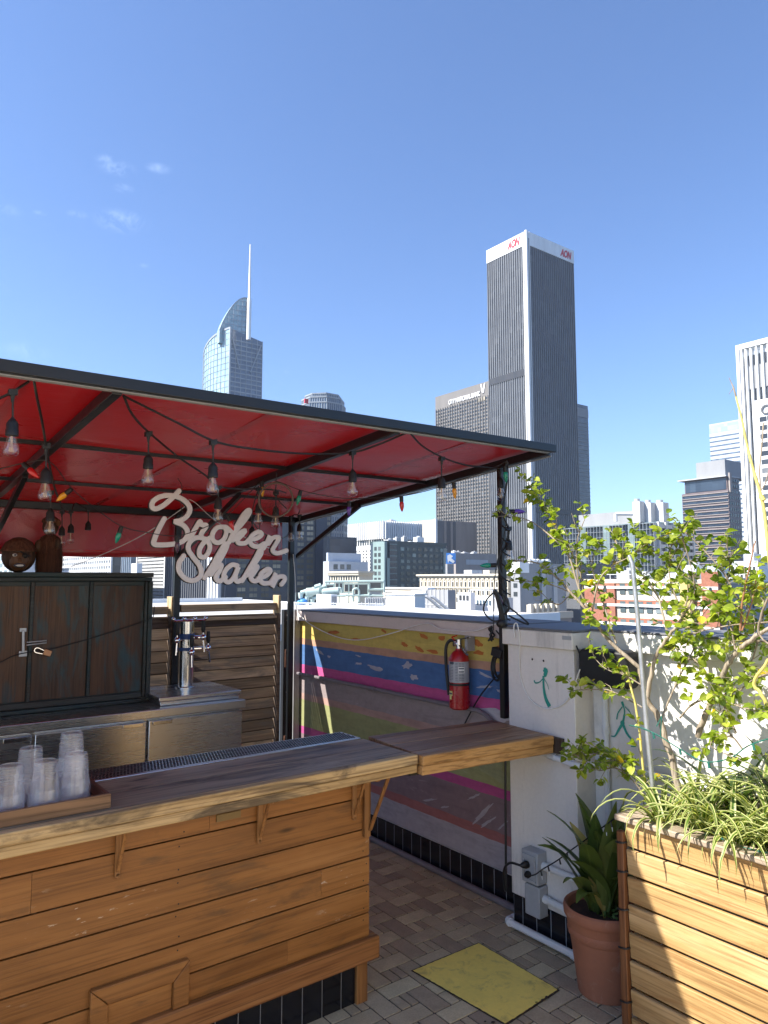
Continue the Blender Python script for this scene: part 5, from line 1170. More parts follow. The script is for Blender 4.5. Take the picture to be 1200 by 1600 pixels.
obj('emblem',m,SIGNWHITE,b.root,smooth=False)
m=MB(); [fb2(m,b,'X',sp(b,'X',751+i*4)-.8,sp(b,'X',751+i*4)+.8,zp(b,619)-1.2,zp(b,619)+1.2,.55) for i in range(3)]; obj('pale_window',m,W['warmp'],b.root,smooth=False)  # three panes in the paler tan blind colour
# 3 dark slab right of tallest tower
b=bld('dark_slab_tower','dark glass slab tower peeking out right of the tallest tower',890,628,540,850,922,G['blackg'],part='glass_walls')
bands(b,'Y',50,.5,.3,GZ+20,b.z1-14,K['fin']); m=MB(); fb2(m,b,'Y',0,b.L['Y'],zp(b,648),zp(b,634),.4); obj('louvre_band',m,K['grey'],b.root,smooth=False)
# 4 curved glass tower with spire
b=bld('curved_glass_tower','pale curved glass skyscraper with sail-shaped top and white spire',360,512,610,318,407,G['bluedark'],body=False,part='glass_walls')
D=610
ztop=b.z1; nC=10; poly=[]; topz=[]
for i in range(nC+1):
    t=i/nC; y=b.y0+b.L['X']*t; x=b.x0-9*math.sin(math.pi*min(1,t*.62))+ (6*t*t); poly.append((x,y)); topz.append(ztop-11*t*t-2*t)
m=MB(); vs=[];fs=[]
for (x,y),z in zip(poly,topz): vs+=[(x,y,GZ),(x,y,z)]
for i in range(nC): fs.append((2*i,2*i+1,2*i+3,2*i+2))
m.add(vs,fs,.5); obj('curved_facade',m,G['blue'],b.root,angle=60)  # paler glass than the other walls: sky reflection put into the colour
m=MB(); N_=len(poly); pts=poly+[(b.x1,b.y0+b.L['X']),(b.x1,b.y0+.0)]; tz=topz+[topz[-1],ztop-6]
vs=[(x,y,GZ) for x,y in pts]+[(x,y,z-.3) for (x,y),z in zip(pts,tz)]; n=len(pts)
m.add(vs,[tuple(range(n,2*n))]+[(i,(i+1)%n,n+(i+1)%n,n+i) for i in range(N_-1,n)],.5); obj('glass_walls',m,G['bluedark'],b.root,smooth=False)
m=MB()
for j in range(60):
    z=ztop-4-j*5.2
    for i in range(nC):
        (x0,y0),(x1,y1)=poly[i],poly[i+1]; 
        if z<min(topz[i],topz[i+1])-1: m.bar((x0-.15,y0,z),(x1-.15,y1,z),.3,.35)
for i in range(nC+1): m.bar((poly[i][0]-.15,poly[i][1],GZ),(poly[i][0]-.15,poly[i][1],topz[i]),.35,.35,up=(0,1,0))
for i in range(nC):
    (x0,y0),(x1,y1)=poly[i],poly[i+1]; m.bar((x0,y0,topz[i]),(x1,y1,topz[i+1]),1.0,1.6)
obj('silver_mullions',m,K['silver'],b.root,smooth=False)
b.z1=ztop-6; bands(b,'Y',70,.9,.4,ztop-6-70*4.1,ztop-10,K['silver']); fins(b,'Y',6,.5,.5,GZ,ztop-6,K['silver'])
m=MB(); L=b.L['Y']; 
for a,c_,d,e in ((.05,-8,.28,-34),(.95,-10,.62,-36)): m.bar((b.x0+L*a,b.y0-.6,ztop+c_),(b.x0+L*d,b.y0-.6,ztop+e),.8,1.4,up=(0,1,0))
m.box(b.x0-.6,b.x0+.8,b.y0-.8,b.y0+.6,GZ,ztop+.6); obj('braces',m,K['silver'],b.root,smooth=False)
# sail
sy=b.y0+8; A=ony(343,516,sy); Bp=ony(386,466,sy); sl=[]
for i in range(13):
    t=i/12; sl.append((A.x+(Bp.x-A.x)*t, A.z+(Bp.z-A.z)*math.sin(t*math.pi/2)**.85))
m=MB(); n=13; vs=[(x,sy+2*math.sin(i/12*3),ztop-12) for i,(x,z) in enumerate(sl)]+[(x,sy+2*math.sin(i/12*3),z) for i,(x,z) in enumerate(sl)]
vs+=[(x,sy+5,zz) for (x,_,zz) in vs]
m.add(vs,[(i,i+1,n+i+1,n+i) for i in range(n-1)]+[(2*n+i,3*n+i,3*n+i+1,2*n+i+1) for i in range(n-1)]+[(n+i,n+i+1,3*n+i+1,3*n+i) for i in range(n-1)]+[(n-1,3*n-1,4*n-1,2*n-1),(0,n,3*n,2*n)],.4)
obj('sail_top',m,G['blue'],b.root,smooth=False)
m=MB()
for j in range(11):
    z=ztop-8+j*4.6; xs=[x for x,zz in sl if zz>z+.5]
    if xs: m.bar((xs[0],sy-.3,z),(sl[-1][0],sy+.0,z+1.2),.3,.5)
for (x,z),(x2,z2) in zip(sl,sl[1:]): m.bar((x,sy-.2,z),(x2,sy-.2,z2),.8,.9)
for i in range(0,13,2): m.bar((sl[i][0],sy-.2,ztop-10),(sl[i][0],sy-.2,sl[i][1]),.3,.3,up=(0,1,0))
obj('sail_ribs',m,K['silver'],b.root,smooth=False)
q0=at(388.5,531,604); q1=at(389.5,375,604); q1.x=q0.x; q1.y=q0.y
obj('spire',MB().tube([q0,q0.lerp(q1,.42),q0.lerp(q1,.43),q1],[1.9,1.8,1.2,.55],10),K['white'],b.root)
m=MB(); m.box(Bp.x-.5,Bp.x+3.5,sy-1,sy+4,ztop-34,Bp.z-4); obj('core',m,K['navy'],b.root,smooth=False)
# 5 octagonal stepped-crown tower
b=bld('stepped_crown_tower','octagonal tower with stepped ribbed crown showing above the awning edge',470,660,520,None,541,G['bluedark'],dx=36,dy=30,body=False)
def octo(m,x0,x1,y0,y1,z0,z1,c=.3):
    w=min(x1-x0,y1-y0)*c; P=[(x0+w,y0),(x1-w,y0),(x1,y0+w),(x1,y1-w),(x1-w,y1),(x0+w,y1),(x0,y1-w),(x0,y0+w)]; m.prism([(x,y,z0) for x,y in P],(0,0,z1-z0)); return P
c0=at(503,640,520); hw=0
def wpx(p0,p1): return (p1-p0)/FPX*520
cx,cy=c0.x,c0.y; dirv=CR
tiers=[(466,541,GZ,zp(b,636)),(468,537,zp(b,636),zp(b,622)),(470,535,zp(b,622),zp(b,613)),(475,530,zp(b,613),zp(b,606))]
m=MB(); rb=MB()
for a,c_,z0,z1 in tiers:
    r=wpx(a,c_)/2*1.0; ctr=at((a+c_)/2,HZ,535)
    P=[(ctr.x+r/math.cos(R(22.5))*math.cos(R(22.5+45*k)),ctr.y+r/math.cos(R(22.5))*math.sin(R(22.5+45*k))) for k in range(8)]
    m.prism([(x,y,z0) for x,y in P],(0,0,z1-z0))
    for (xa,ya),(xb_,yb_) in zip(P,P[1:]+P[:1]):
        for i in range(7): t=i/7; rb.box(xa+(xb_-xa)*t-.25,xa+(xb_-xa)*t+.25,ya+(yb_-ya)*t-.25,ya+(yb_-ya)*t+.25,max(z0,-10),z1+.5)
        rb.bar((xa,ya,z1),(xb_,yb_,z1),.8,1.0)
        if z0<0:
            for j in range(24): rb.bar((xa,ya,z1-6-j*6),(xb_,yb_,z1-6-j*6),.5,1.8)
obj('glass_walls',m,G['bluedark'],b.root,smooth=False); obj('ribs',rb,K['silver'],b.root,smooth=False)
m=MB(); q=at(478,627,505); m.box(q.x-1.5,q.x+1.5,q.y-1,q.y,q.z-1.6,q.z+1.6); obj('emblem',m,SIGNRED,b.root,smooth=False)
# 6 dark grid tower with blinds, white column at its left corner
b=bld('dark_blind_tower','dark tower with pale blinds in clustered windows, standing behind the script sign',352,690,250,262,518,K['greyd'])
z0=zp(b,935); zt=b.z1-1
for a,c_,nc in ((370,442,4),(448,492,3),(510,517,1)):
    windows(b,'Y',sp(b,'Y',a),sp(b,'Y',c_),z0,zt,nc,26,.66,.62,W['warmp'],.07)
m=MB()
for a,c_,nc in ((370,442,4),(448,492,3),(510,517,1)):
    s0,s1=sp(b,'Y',a),sp(b,'Y',c_)
    for i in range(nc): 
        cw=(s1-s0)/nc; s=s0+(i+.5)*cw; fb2(m,b,'Y',s-.07,s+.07,z0,zt,.12)
    for j in range(27): z=z0+(zt-z0)*j/26; fb2(m,b,'Y',s0,s1,z-.12,z+.12,.3)
obj('glazing_bars',m,K['greyd'],b.root,smooth=False)
m=MB(); fb2(m,b,'Y',sp(b,'Y',492.5),sp(b,'Y',509.5),GZ,b.z1+.3,.9); fb2(m,b,'Y',sp(b,'Y',352.5),sp(b,'Y',369.5),GZ,b.z1+.3,.9); obj('blank_pier',m,K['navy'],b.root,smooth=False)
fins(b,'X',26,.25,.4,GZ,b.z1,K['navy'],name='dark_ribs')
m=MB(); 
for k in range(4): fb2(m,b,'X',1+k*2.6,2.2+k*2.6,GZ,zp(b,868),1.2)
obj('white_column',m,K['white'],b.root,smooth=False)
# 7..: towers glimpsed between cabinet and awning
b=bld('striped_grey_tower','grey tower with thin horizontal bands glimpsed left of the script sign',263,740,330,217,275,G['greydk'],part='glass_walls')
bands(b,'X',40,1.1,.3,zp(b,960),b.z1-1,K['greyl']); fins(b,'X',1,1.2,.6,GZ,b.z1,K['white'],name='corner_strips')
b=bld('blue_striped_tower','blue glass tower with vertical stripes glimpsed above the dark cabinet',210,730,520,150,225,G['bluedark'],part='glass_walls'); fins(b,'X',22,.5,.5,GZ,b.z1,K['silver'])
b=bld('white_grid_block','white block with deep square window grid glimpsed right of the fibre figure',178,800,280,20,190,G['greydk'],part='glass_walls')
L=b.L['X']; n=int(L/3.2); fins(b,'X',n,.9,.6,GZ,b.z1,K['white'],name='grid_piers'); bands(b,'X',18,.9,.61,zp(b,962),b.z1-.5,K['white'],name='grid_bands')
b=bld('pale_block','pale low block glimpsed between the two coconut figures',24,845,320,-60,60,K['pale']); windows(b,'X',2,b.L['X']-2,zp(b,935),b.z1-2,14,7,.6,.55,W['bluep'])
b=bld('white_roof_house','small white building with angled roof glimpsed just left of the striped grey tower',214,880,210,205,222,K['white'])
# 8 white ribbed office block
b=bld('white_ribbed_block','white office block with ribbed top storey behind the teal building',601,818,330,547,657,K['white'])
zr1=zp(b,842); zr2=zp(b,851)
fins(b,'X',17,b.L['X']/17*.5,1.2,zr1,b.z1+1.2,K['white'],name='top_ribs'); fins(b,'Y',20,b.L['Y']/20*.5,1.2,zr1,b.z1+1.2,K['white'],name='top_ribs')
m=MB(); fb2(m,b,'X',1,b.L['X']-.5,zr1,b.z1-.5,.15); fb2(m,b,'Y',.5,b.L['Y']-.5,zr1,b.z1-.5,.15); obj('recess',m,K['grey'],b.root,smooth=False)
windows(b,'X',.5,b.L['X']-.5,zr2,zr1,14,1,.62,.9,W['dark'],.1); windows(b,'Y',.5,b.L['Y']-.5,zr2,zr1,14,1,.62,.9,W['dark'],.1)
windows(b,'X',1,b.L['X']-1,zp(b,905),zp(b,857),9,9,.35,.5,W['greyp'],.08)
# 9 beige block + striped
b=bld('beige_block','plain beige block with sunlit left wall, behind the white ribbed block',680,811.5,420,625,692,K['beige'])
m=MB(); fb2(m,b,'Y',0,b.L['Y'],GZ,b.z1-.6,.2); obj('painted_shade_side',m,K['greyd'],b.root,smooth=False); m=MB(); m.box(b.x0-.5,b.x0+1,b.y0-.8,b.y0+.6,GZ,b.z1+.3); obj('corner_strip',m,K['white'],b.root,smooth=False)  # dark grey sheet paints the shade onto the right side of the block
b=bld('taupe_ribbed_block','taupe block with dark vertical slots left of the brown grid tower',692,813,452,690,745,K['taup'])
m=MB(); [fb2(m,b,'Y',sp(b,'Y',p0),sp(b,'Y',p1),GZ,b.z1-.5,.25) for p0,p1 in ((692,694),(698,704),(708,712))]; obj('dark_slots',m,K['greyd'],b.root,smooth=False)
b=bld('car_park','low taupe building with blank wall and pale strip below the brown grid tower',712,864,390,690,775,K['taup']); m=MB(); fb2(m,b,'Y',sp(b,'Y',728),sp(b,'Y',762),zp(b,882),zp(b,874),.3); obj('pale_strip',m,K['greyl'],b.root,smooth=False)
bb=thing('billboard','bright blue and white billboard beside the teal building','billboard',tuple(at(705,885,212)))
q0=at(697,881,212); q1=at(712,881,212); q2=at(697,864,212); q0b=q0.copy()
obj('panel',MB().prism([q0,q1,at(712,864,212),q2],(.3,.3,0)),K['blueb'],bb,smooth=False)
m=MB(); nrm=Vector((-.3,-.3,0)); P=[at(699,868,211.6),at(703,866,211.6),at(708,869,211.6),at(705,872,211.6),at(711,877,211.6),at(708,880,211.6),at(702,876,211.6),at(700,880,211.6),at(699,873,211.6)]; m.prism(P,(.1,.1,0)); obj('white_shape',m,K['white'],bb,smooth=False)
m=MB(); q=at(704,881,212); m.box(q.x-1.3,q.x+1.3,q.y,q.y+.8,GZ,q.z-.05); obj('support',m,K['grey'],bb,smooth=False)
# 10 teal office
b=bld('teal_office','teal grey office building with pale teal corner bay and punched windows',601,846,220,580,697,K['tealw'])
z0=zp(b,930); rows=8; zt=zp(b,852)
m=MB(); fb2(m,b,'X',0,b.L['X']*.75,GZ,b.z1,.6); m.box(b.x0-.6,b.x0+.3,b.y0-.7,b.y0-.05,GZ,b.z1-.1); obj('pale_bay',m,K['tealL'],b.root,smooth=False)
m=MB(); [fb2(m,b,'Y',0.0,sp(b,'Y',607),GZ,zp(b,872),.7)]; obj('pale_bay',m,K['tealL'],b.root,smooth=False)
windows(b,'X',b.L['X']*.12,b.L['X']*.7,z0,zt,2,8,.6,.6,W['dark'],.68)
m=MB(); fb2(m,b,'Y',sp(b,'Y',607.5),sp(b,'Y',619),GZ,b.z1-.3,.35); fb2(m,b,'X',b.L['X']*.76,b.L['X'],GZ,b.z1-.5,.35); obj('glass_bay',m,G['darkblue'],b.root,smooth=False)
for k in range(9): m=MB(); fb2(m,b,'Y',sp(b,'Y',607.5),sp(b,'Y',619),zp(b,850+k*9.3)-.1,zp(b,850+k*9.3)+.1,.5); obj('bay_bar',m,K['tealL'],b.root,smooth=False)
windows(b,'Y',sp(b,'Y',624),sp(b,'Y',695),z0,zt,8,8,.58,.56,W['tealp'],.08)
parapet(b,.6,K['tealw'],.15)
roofbox(b,657,676,842,846,K['white'],f='Y',setb=5); 
m=MB(); fb2(m,b,'Y',sp(b,'Y',692),sp(b,'Y',697.5),GZ,b.z1-1.5,.4); obj('end_glass',m,G['green'],b.root,smooth=False)
# 11 small grey-blue, beige-with-cornice, dark boxes
b=bld('dark_box_block','plain dark box building behind the grey-blue penthouse',512,838,258,505,557,K['greyd']); m=MB(); fb2(m,b,'Y',1,b.L['Y']-1,zp(b,866),b.z1-.8,.1); obj('dark_glazing',m,G['darkblue'],b.root,smooth=False)
b=bld('blue_grey_penthouse','grey-blue rooftop penthouse with three square windows',514,877,196,505,575,K['pale']); windows(b,'Y',sp(b,'Y',519),sp(b,'Y',550),zp(b,891),zp(b,880),3,1,.6,.72,W['dark'],.1)
m=MB(); m.box(b.x0+1,b.x1-1,b.y0+2,b.y1,b.z1-.02,zp(b,863)); obj('upper_box',m,K['pale'],b.root,smooth=False)
b=bld('cornice_block','old beige block with heavy cornice and a row of small windows',561,893,185,514,582,K['cream'])
m=MB(); m.box(b.x0-.9,b.x1,b.y0-.9,b.y1,b.z1-.4,b.z1+.1); m.box(b.x0-.6,b.x1,b.y0-.6,b.y1,b.z1-.9,b.z1-.41); obj('cornice',m,K['cream'],b.root,smooth=False)
windows(b,'X',.5,b.L['X']-1,zp(b,909),zp(b,899),11,1,.5,.75,W['dark'],.08)
# 12 ornate cream building and grey concrete block
b=bld('ornate_cream_building','long ornate cream building with rows of tall narrow windows',795,897,178,656,803,K['cream'])
m=MB(); m.box(b.x0-1.0,b.x1,b.y0-.6,b.y1+.5,b.z1-.35,b.z1+.1); m.box(b.x0-.5,b.x1,b.y0-.3,b.y1+.3,b.z1-.75,b.z1-.36); obj('cornice',m,K['cream'],b.root,smooth=False)
m=MB(); n=21; cw=b.L['X']/n
for i in range(n): 
    s=(i+.5)*cw; fb2(m,b,'X',s-cw*.42,s-cw*.3,zp(b,960),zp(b,906),.22); P=[]
    for k in range(7): t=math.pi*k/6; P.append((b.x0-.3,b.y0+s+cw*.36*math.cos(t),zp(b,905.5)+cw*.3*math.sin(t)))
    m.prism(P,(.32,0,0))
m.box(b.x0-.35,b.x0+.02,b.y0,b.y1,zp(b,920.2),zp(b,919.2)); obj('arches_and_piers',m,K['cream'],b.root,smooth=False)
windows(b,'X',0,b.L['X'],zp(b,946),zp(b,907),n,3,.36,.62,W['dark'],.06)
roofbox(b,742,752,890,897,K['cream'],'roof_hut',setb=3,depth=4); roofbox(b,700,712,889,897,K['white'],'roof_hut',setb=6,depth=4)
m=MB(); a=sp(b,'X',759); c_=sp(b,'X',790); a,c_=min(a,c_),max(a,c_); m.box(b.x0+5,b.x0+12,b.y0+a,b.y0+c_,b.z1,zp(b,881)); ph=obj('penthouse',m,K['white'],b.root,smooth=False)
m=MB(); m.box(b.x0+4.9,b.x0+5.0,b.y0+a+.6,b.y0+c_-.6,zp(b,893),zp(b,887)); obj('penthouse_glazing',m,W['dark'],ph,smooth=False)
b=bld('grey_concrete_block','blank grey concrete block right of the awning post, with a white roof hut',812,880,171,798,884,K['grey'])
m=MB(); m.box(b.x0-.3,b.x0+.5,b.y0-.2,b.y1,zp(b,895),b.z1+.3); m.box(b.x0-.31,b.x0+3,b.y0-.25,b.y0+.02,zp(b,895),b.z1+.1); obj('white_cap',m,K['white'],b.root,smooth=False)
m=MB(); [fb2(m,b,'Y',sp(b,'Y',p)-.7,sp(b,'Y',p)+.7,GZ,zp(b,884),.3) for p in (848,866)]; obj('pilaster',m,K['greyl'],b.root,smooth=False)
m=MB(); [m.tube([(b.x0+sp(b,'Y',p),b.y0+2,b.z1),(b.x0+sp(b,'Y',p),b.y0+2,b.z1+1.2)],.5,8) for p in (838,845,852,859,866)]; m.box(b.x0+sp(b,'Y',836),b.x0+sp(b,'Y',868),b.y0+1.4,b.y0+2.6,b.z1+.4,b.z1+.9); obj('roof_vents',m,K['white'],b.root,smooth=False)
windows(b,'X',.3,b.L['X']-.3,zp(b,935),zp(b,908),1,2,.5,.5,W['dark'],.1)
# 13 green-grey glass hospital-like building
b=bld('faceted_glass_building','green grey faceted glass building with balconied right wing behind the shrub',1027,815,230,888,1082,G['green'],part='glass_walls')
m=MB(); L=b.L['X']
for i in range(7):
    s=L*(.06+.135*i); fb2(m,b,'X',s,s+L*.07,GZ,b.z1-.3,2.2 if i%2 else 1.2)
obj('glass_bays',m,G['green'],b.root,smooth=False)
bands(b,'X',12,.09,2.25,zp(b,930),b.z1-.5,K['silver'],name='glazing_bars'); m=MB(); [fb2(m,b,'X',L*i/28-.045,L*i/28+.045,GZ,b.z1-.3,2.3) for i in range(29)]; obj('mullions',m,K['silver'],b.root,smooth=False)
m=MB()
for k in range(12):
    z=zp(b,820+k*10.5); fb2(m,b,'Y',0,b.L['Y'],z-1.0,z+.15,.6)
for i in range(6): s=b.L['Y']*i/5; fb2(m,b,'Y',s-.45,s+.45,GZ,b.z1,.8)
obj('balcony_frames',m,K['greyl'],b.root,smooth=False); m=MB(); fb2(m,b,'Y',.3,b.L['Y']-.3,GZ,b.z1-.8,.15); obj('dark_recess',m,G['greydk'],b.root,smooth=False)
m=MB(); a,c_=sp(b,'X',985),sp(b,'X',889); m.box(b.x0+6,b.x0+16,b.y0+a,b.y0+c_,b.z1-.02,zp(b,791)); obj('penthouse',m,K['grey'],b.root,smooth=False)
for p0,p1,yt in ((988,1003,784),(1005,1020,786),(1022,1040,786)):
    q=at(p0,yt,236); w=(p1-p0)/FPX*236; m=MB(); m.box(q.x,q.x+w*.85,q.y-w*.85,q.y,b.z1-.02,q.z); m.tube([(q.x+w*.3,q.y-w*.35,q.z),(q.x+w*.3,q.y-w*.35,q.z+.9)],w*.28,14); obj('cooling_unit',m,K['mech'],b.root)
m=MB(); q=at(962,803,236); m.tube([q,q+Vector((6,-4.5,0))],.6,8); m.tube([q+Vector((0,0,0)),q+Vector((0,0,-2.5))],.6,8); obj('roof_duct',m,K['white'],b.root)
# 14 brick building
b=bld('brick_building','red brick and cream building with yellow chimney stack behind the shrub',1124,908,88,915,1185,K['cream'])
L=b.L['X']; m=MB()
for p0,p1,yt in ((1124,1098,893),(962,915,912)): a,c_=sorted((sp(b,'X',p0),sp(b,'X',p1))); fb2(m,b,'X',a,c_,GZ,zp(b,yt),.35,.3)
obj('brick_bay',m,K['brick'],b.root,smooth=False)
m=MB(); [fb2(m,b,'X',.02,L,zp(b,y+3.2),zp(b,y-1),.38) for y in (918,949,981,1012)]; obj('string_course',m,K['white'],b.root,smooth=False)
m=MB(); fb2(m,b,'X',sp(b,'X',1097),sp(b,'X',962),zp(b,917),zp(b,910),.1); fb2(m,b,'X',sp(b,'X',1097),sp(b,'X',962),zp(b,949),zp(b,941),.1); fb2(m,b,'X',sp(b,'X',1097),sp(b,'X',962),zp(b,980),zp(b,972),.1); obj('brick_band',m,K['brick'],b.root,smooth=False)
windows(b,'X',sp(b,'X',1066),sp(b,'X',966),zp(b,1000),zp(b,906),7,3,.62,.6,W['brickp'],.12)
windows(b,'X',sp(b,'X',1120),sp(b,'X',1104),zp(b,1000),zp(b,906),1,3,.28,.25,W['dark'],.4); windows(b,'X',sp(b,'X',955),sp(b,'X',925),zp(b,1000),zp(b,906),2,3,.3,.35,W['dark'],.4)
m=MB(); fb2(m,b,'X',sp(b,'X',1084),sp(b,'X',1069),GZ,zp(b,897),1.1,1.5); st=obj('chimney_stack',m,K['yel'],b.root,smooth=False); m=MB(); fb2(m,b,'X',sp(b,'X',1086),sp(b,'X',1067),zp(b,897)+.01,zp(b,895),1.3,1.7); obj('stack_cap',m,K['greyd'],st,smooth=False)
m=MB(); fb2(m,b,'Y',0.4,b.L['Y'],GZ,b.z1-.3,.1); obj('side_shade_sheet',m,K['grey'],b.root,smooth=False); windows(b,'Y',2,b.L['Y']-1,zp(b,960),zp(b,915),4,2,.2,.3,W['dark'],.2)  # grey sheet puts shade into the colour of the right-hand side wall
parapet(b,.3,K['cream'],.2)
m=MB(); 
for i in range(10): s=b.y0+L*i/10; m.tube([(b.x0+.3,s,b.z1),(b.x0+.3,s,b.z1+.9)],.04,5)
m.tube([(b.x0+.3,b.y0,b.z1+.9),(b.x0+.3,b.y0+L,b.z1+.9)],.04,5); obj('roof_railing',m,K['white'],b.root)
m=MB(); a=sp(b,'X',965); m.box(b.x0+3,b.x0+8,b.y0+a-2.5,b.y0+a-.5,b.z1,b.z1+1.3); m.box(b.x0+3,b.x0+6,b.y0+a-8.5,b.y0+a-6.5,b.z1,b.z1+.9); obj('roof_plant',m,K['mech'],b.root,smooth=False)
# 15 stepped mauve tower
b=bld('stepped_mauve_tower','stepped mauve granite tower with dark ribbon windows left of the white tower',1138,765,300,1068,1160,K['purple'])
z0=zp(b,930); n=17
m=MB(); 
for k in range(n): z=zp(b,771+k*9.6); fb2(m,b,'X',.3,b.L['X']-.3,z-1.1,z+.35,.12)
obj('ribbon_windows',m,G['darkblue'],b.root,smooth=False)
m=MB(); 
for k in range(n): z=zp(b,768.5+k*9.6); fb2(m,b,'X',0,b.L['X'],z-.12,z+.12,.4); z=zp(b,774.3+k*9.6); fb2(m,b,'X',0,b.L['X'],z-.12,z+.12,.4)
obj('ledges',m,K['taup'],b.root,smooth=False)
windows(b,'Y',.4,b.L['Y']-.3,z0,b.z1+5.5,5,20,.5,.5,W['dark'],.1)
m=MB(); a,c_=b.y0+.5,onx(1075,HZ,b.x0).y; m.box(b.x0+.4,b.x1,a,c_,b.z1-.02,zp(b,744)); up_=obj('upper_block',m,K['purple'],b.root,smooth=False)
m=MB(); m.box(b.x0+.2,b.x0+.39,a+.5,c_-.4,b.z1+.3,zp(b,746)); obj('upper_glazing',m,G['darkblue'],up_,smooth=False); m=MB(); m.box(b.x0-1.2,b.x1+.2,a-.3,c_+2.4,zp(b,744)+.01,zp(b,742)); obj('roof_slab',m,K['greyl'],up_,smooth=False)
m=MB(); m.box(b.x0+2,b.x1+14,b.y0+2,onx(1095,HZ,b.x0+2).y,zp(b,742)+.01,zp(b,715)); obj('mechanical_block',m,K['grey'],b.root,smooth=False)
m=MB(); fb2(m,b,'Y',b.L['Y']*.05,b.L['Y']*.22,b.z1-1,zp(b,738),.6); obj('pink_pier',m,K['taup'],b.root,smooth=False)
# 16 pale blue banded tower
b=bld('pale_banded_tower','pale blue banded tower rising between mauve tower and white tower',1162,654,620,1113,1190,K['pale'])
m=MB(); [fb2(m,b,'X',.3,b.L['X']-.1,zp(b,676+k*7.4)-.6,zp(b,676+k*7.4)+.6,.2) for k in range(24)]; obj('ribbon_windows',m,G['bluedark'],b.root,smooth=False)
m=MB(); fb2(m,b,'X',.3,b.L['X']-.1,zp(b,669),zp(b,656),.15); obj('screen_band',m,G['blue'],b.root,smooth=False)
# 17 white tower at right
b=bld('white_striped_tower','tall white tower with vertical fins at the right edge of the photo',1245,519,205,1164,1330,K['white'])
zb=zp(b,872)
s1=b.L['X']; sA=sp(b,'X',1166)
m=MB(); fb2(m,b,'X',.2,sA,GZ,zp(b,538),.1); obj('dark_glazing',m,G['blackg'],b.root,smooth=False)
m=MB(); fb2(m,b,'X',sA,s1+.5,GZ,b.z1+.2,1.6); fb2(m,b,'X',sp(b,'X',1170),sp(b,'X',1167),GZ,b.z1-.2,1.2); obj('end_pier',m,K['white'],b.root,smooth=False)
m=MB(); [fb2(m,b,'X',s-.28,s+.28,GZ,b.z1-1.5,1.0) for s in [sp(b,'X',p) for p in (1175,1183,1192,1201,1211,1222,1234)]]; obj('fins',m,K['white'],b.root,smooth=False)
m=MB(); fb2(m,b,'X',.3,sA-1,zp(b,562)-6,zp(b,562)+1,.4); obj('mechanical_panel',m,K['grey'],b.root,smooth=False)
m=MB(); fb2(m,b,'X',0,sA,b.z1-1.2,b.z1+.3,1.3); obj('roof_edge',m,K['white'],b.root,smooth=False)
b=bld('white_balcony_block','white block with broad dark windows at the right edge in front of the white tower',1262,610,172,1185,1330,K['white'])
windows(b,'X',.3,b.L['X']-1.0,zp(b,905),zp(b,636),6,19,.9,.55,W['greyp'],.1)
lettering(b,'X','C',sp(b,'X',1202.5),zp(b,629),3.4,.1,K['greyd'],'dark_letter',0,.05)
# low infill blocks
for (nm,lab,xc,yt,D,xl,xr,mt) in (('low_cream_block','low cream block with fluted wall just over the coping below the grey concrete block',828,945,92,822,868,'cream'),
  ('low_dark_block','dark gap building between grey concrete block and brick building',905,880,190,880,960,'greyd'),
  ('low_grey_house','low grey house behind the shrub right of the brick building',1150,905,120,1120,1230,'greyl'),
  ('low_white_house','low white building with dark windows at the foot of the white tower',1185,878,150,1120,1260,'white'),
  ('blue_shed','blue-sided rooftop shed glimpsed through the shrub above the brick building',1125,883,130,1068,1140,'pale'),
  ):
    b=bld(nm,lab,xc,yt,D,xl,xr,K[mt])
    if nm=='low_cream_block': fins(b,'Y',5,.45,.35,GZ,b.z1+.1,K['cream'],name='flutes')
    if nm=='low_white_house': windows(b,'X',.5,b.L['X']-.5,zp(b,920),b.z1-.5,9,3,.5,.5,W['greyp'],.1); parapet(b,.4,K['greyl'],.1)
    if nm in('low_grey_house',): windows(b,'X',.3,b.L['X']-.3,zp(b,960),b.z1-.5,5,4,.4,.5,W['dark'],.1); parapet(b,.4,K['white'],.1)
def clutter(b,n,hmax=2.2,inset=2.5):
    m=MB(); bx=[]
    for k in range(n*4):
        if len(bx)>=n: break
        w,d,h=random.uniform(1.2,4),random.uniform(1.2,4),random.uniform(.6,hmax)
        if b.x1-b.x0<w+2*inset or b.y1-b.y0<d+2*inset: continue
        x=random.uniform(b.x0+inset,min(b.x1-inset-w,b.x0+22)); y=random.uniform(b.y0+inset,b.y1-inset-d)
        if any(x<q[1]+.3 and x+w>q[0]-.3 and y<q[3]+.3 and y+d>q[2]-.3 for q in bx): continue
        bx.append((x,x+w,y,y+d)); obj('roof_unit',MB().box(x,x+w,y,y+d,b.z1+.01,b.z1+h).tube([(x+w/2,y+d/2,b.z1+h-.01),(x+w/2,y+d/2,b.z1+h+.4)],min(w,d)*.3,10),random.choice((K['mech'],K['greyl'],K['white'])),b.root,smooth=False)
for b in BL:
    if b.root.name in ('white_ribbed_block','teal_office','ornate_cream_building','grey_concrete_block','low_grey_house','low_white_house','cornice_block','brick_building','car_park','beige_block','dark_box_block','pale_block','taupe_ribbed_block'): clutter(b,7 if b.root.name!='beige_block' else 3)
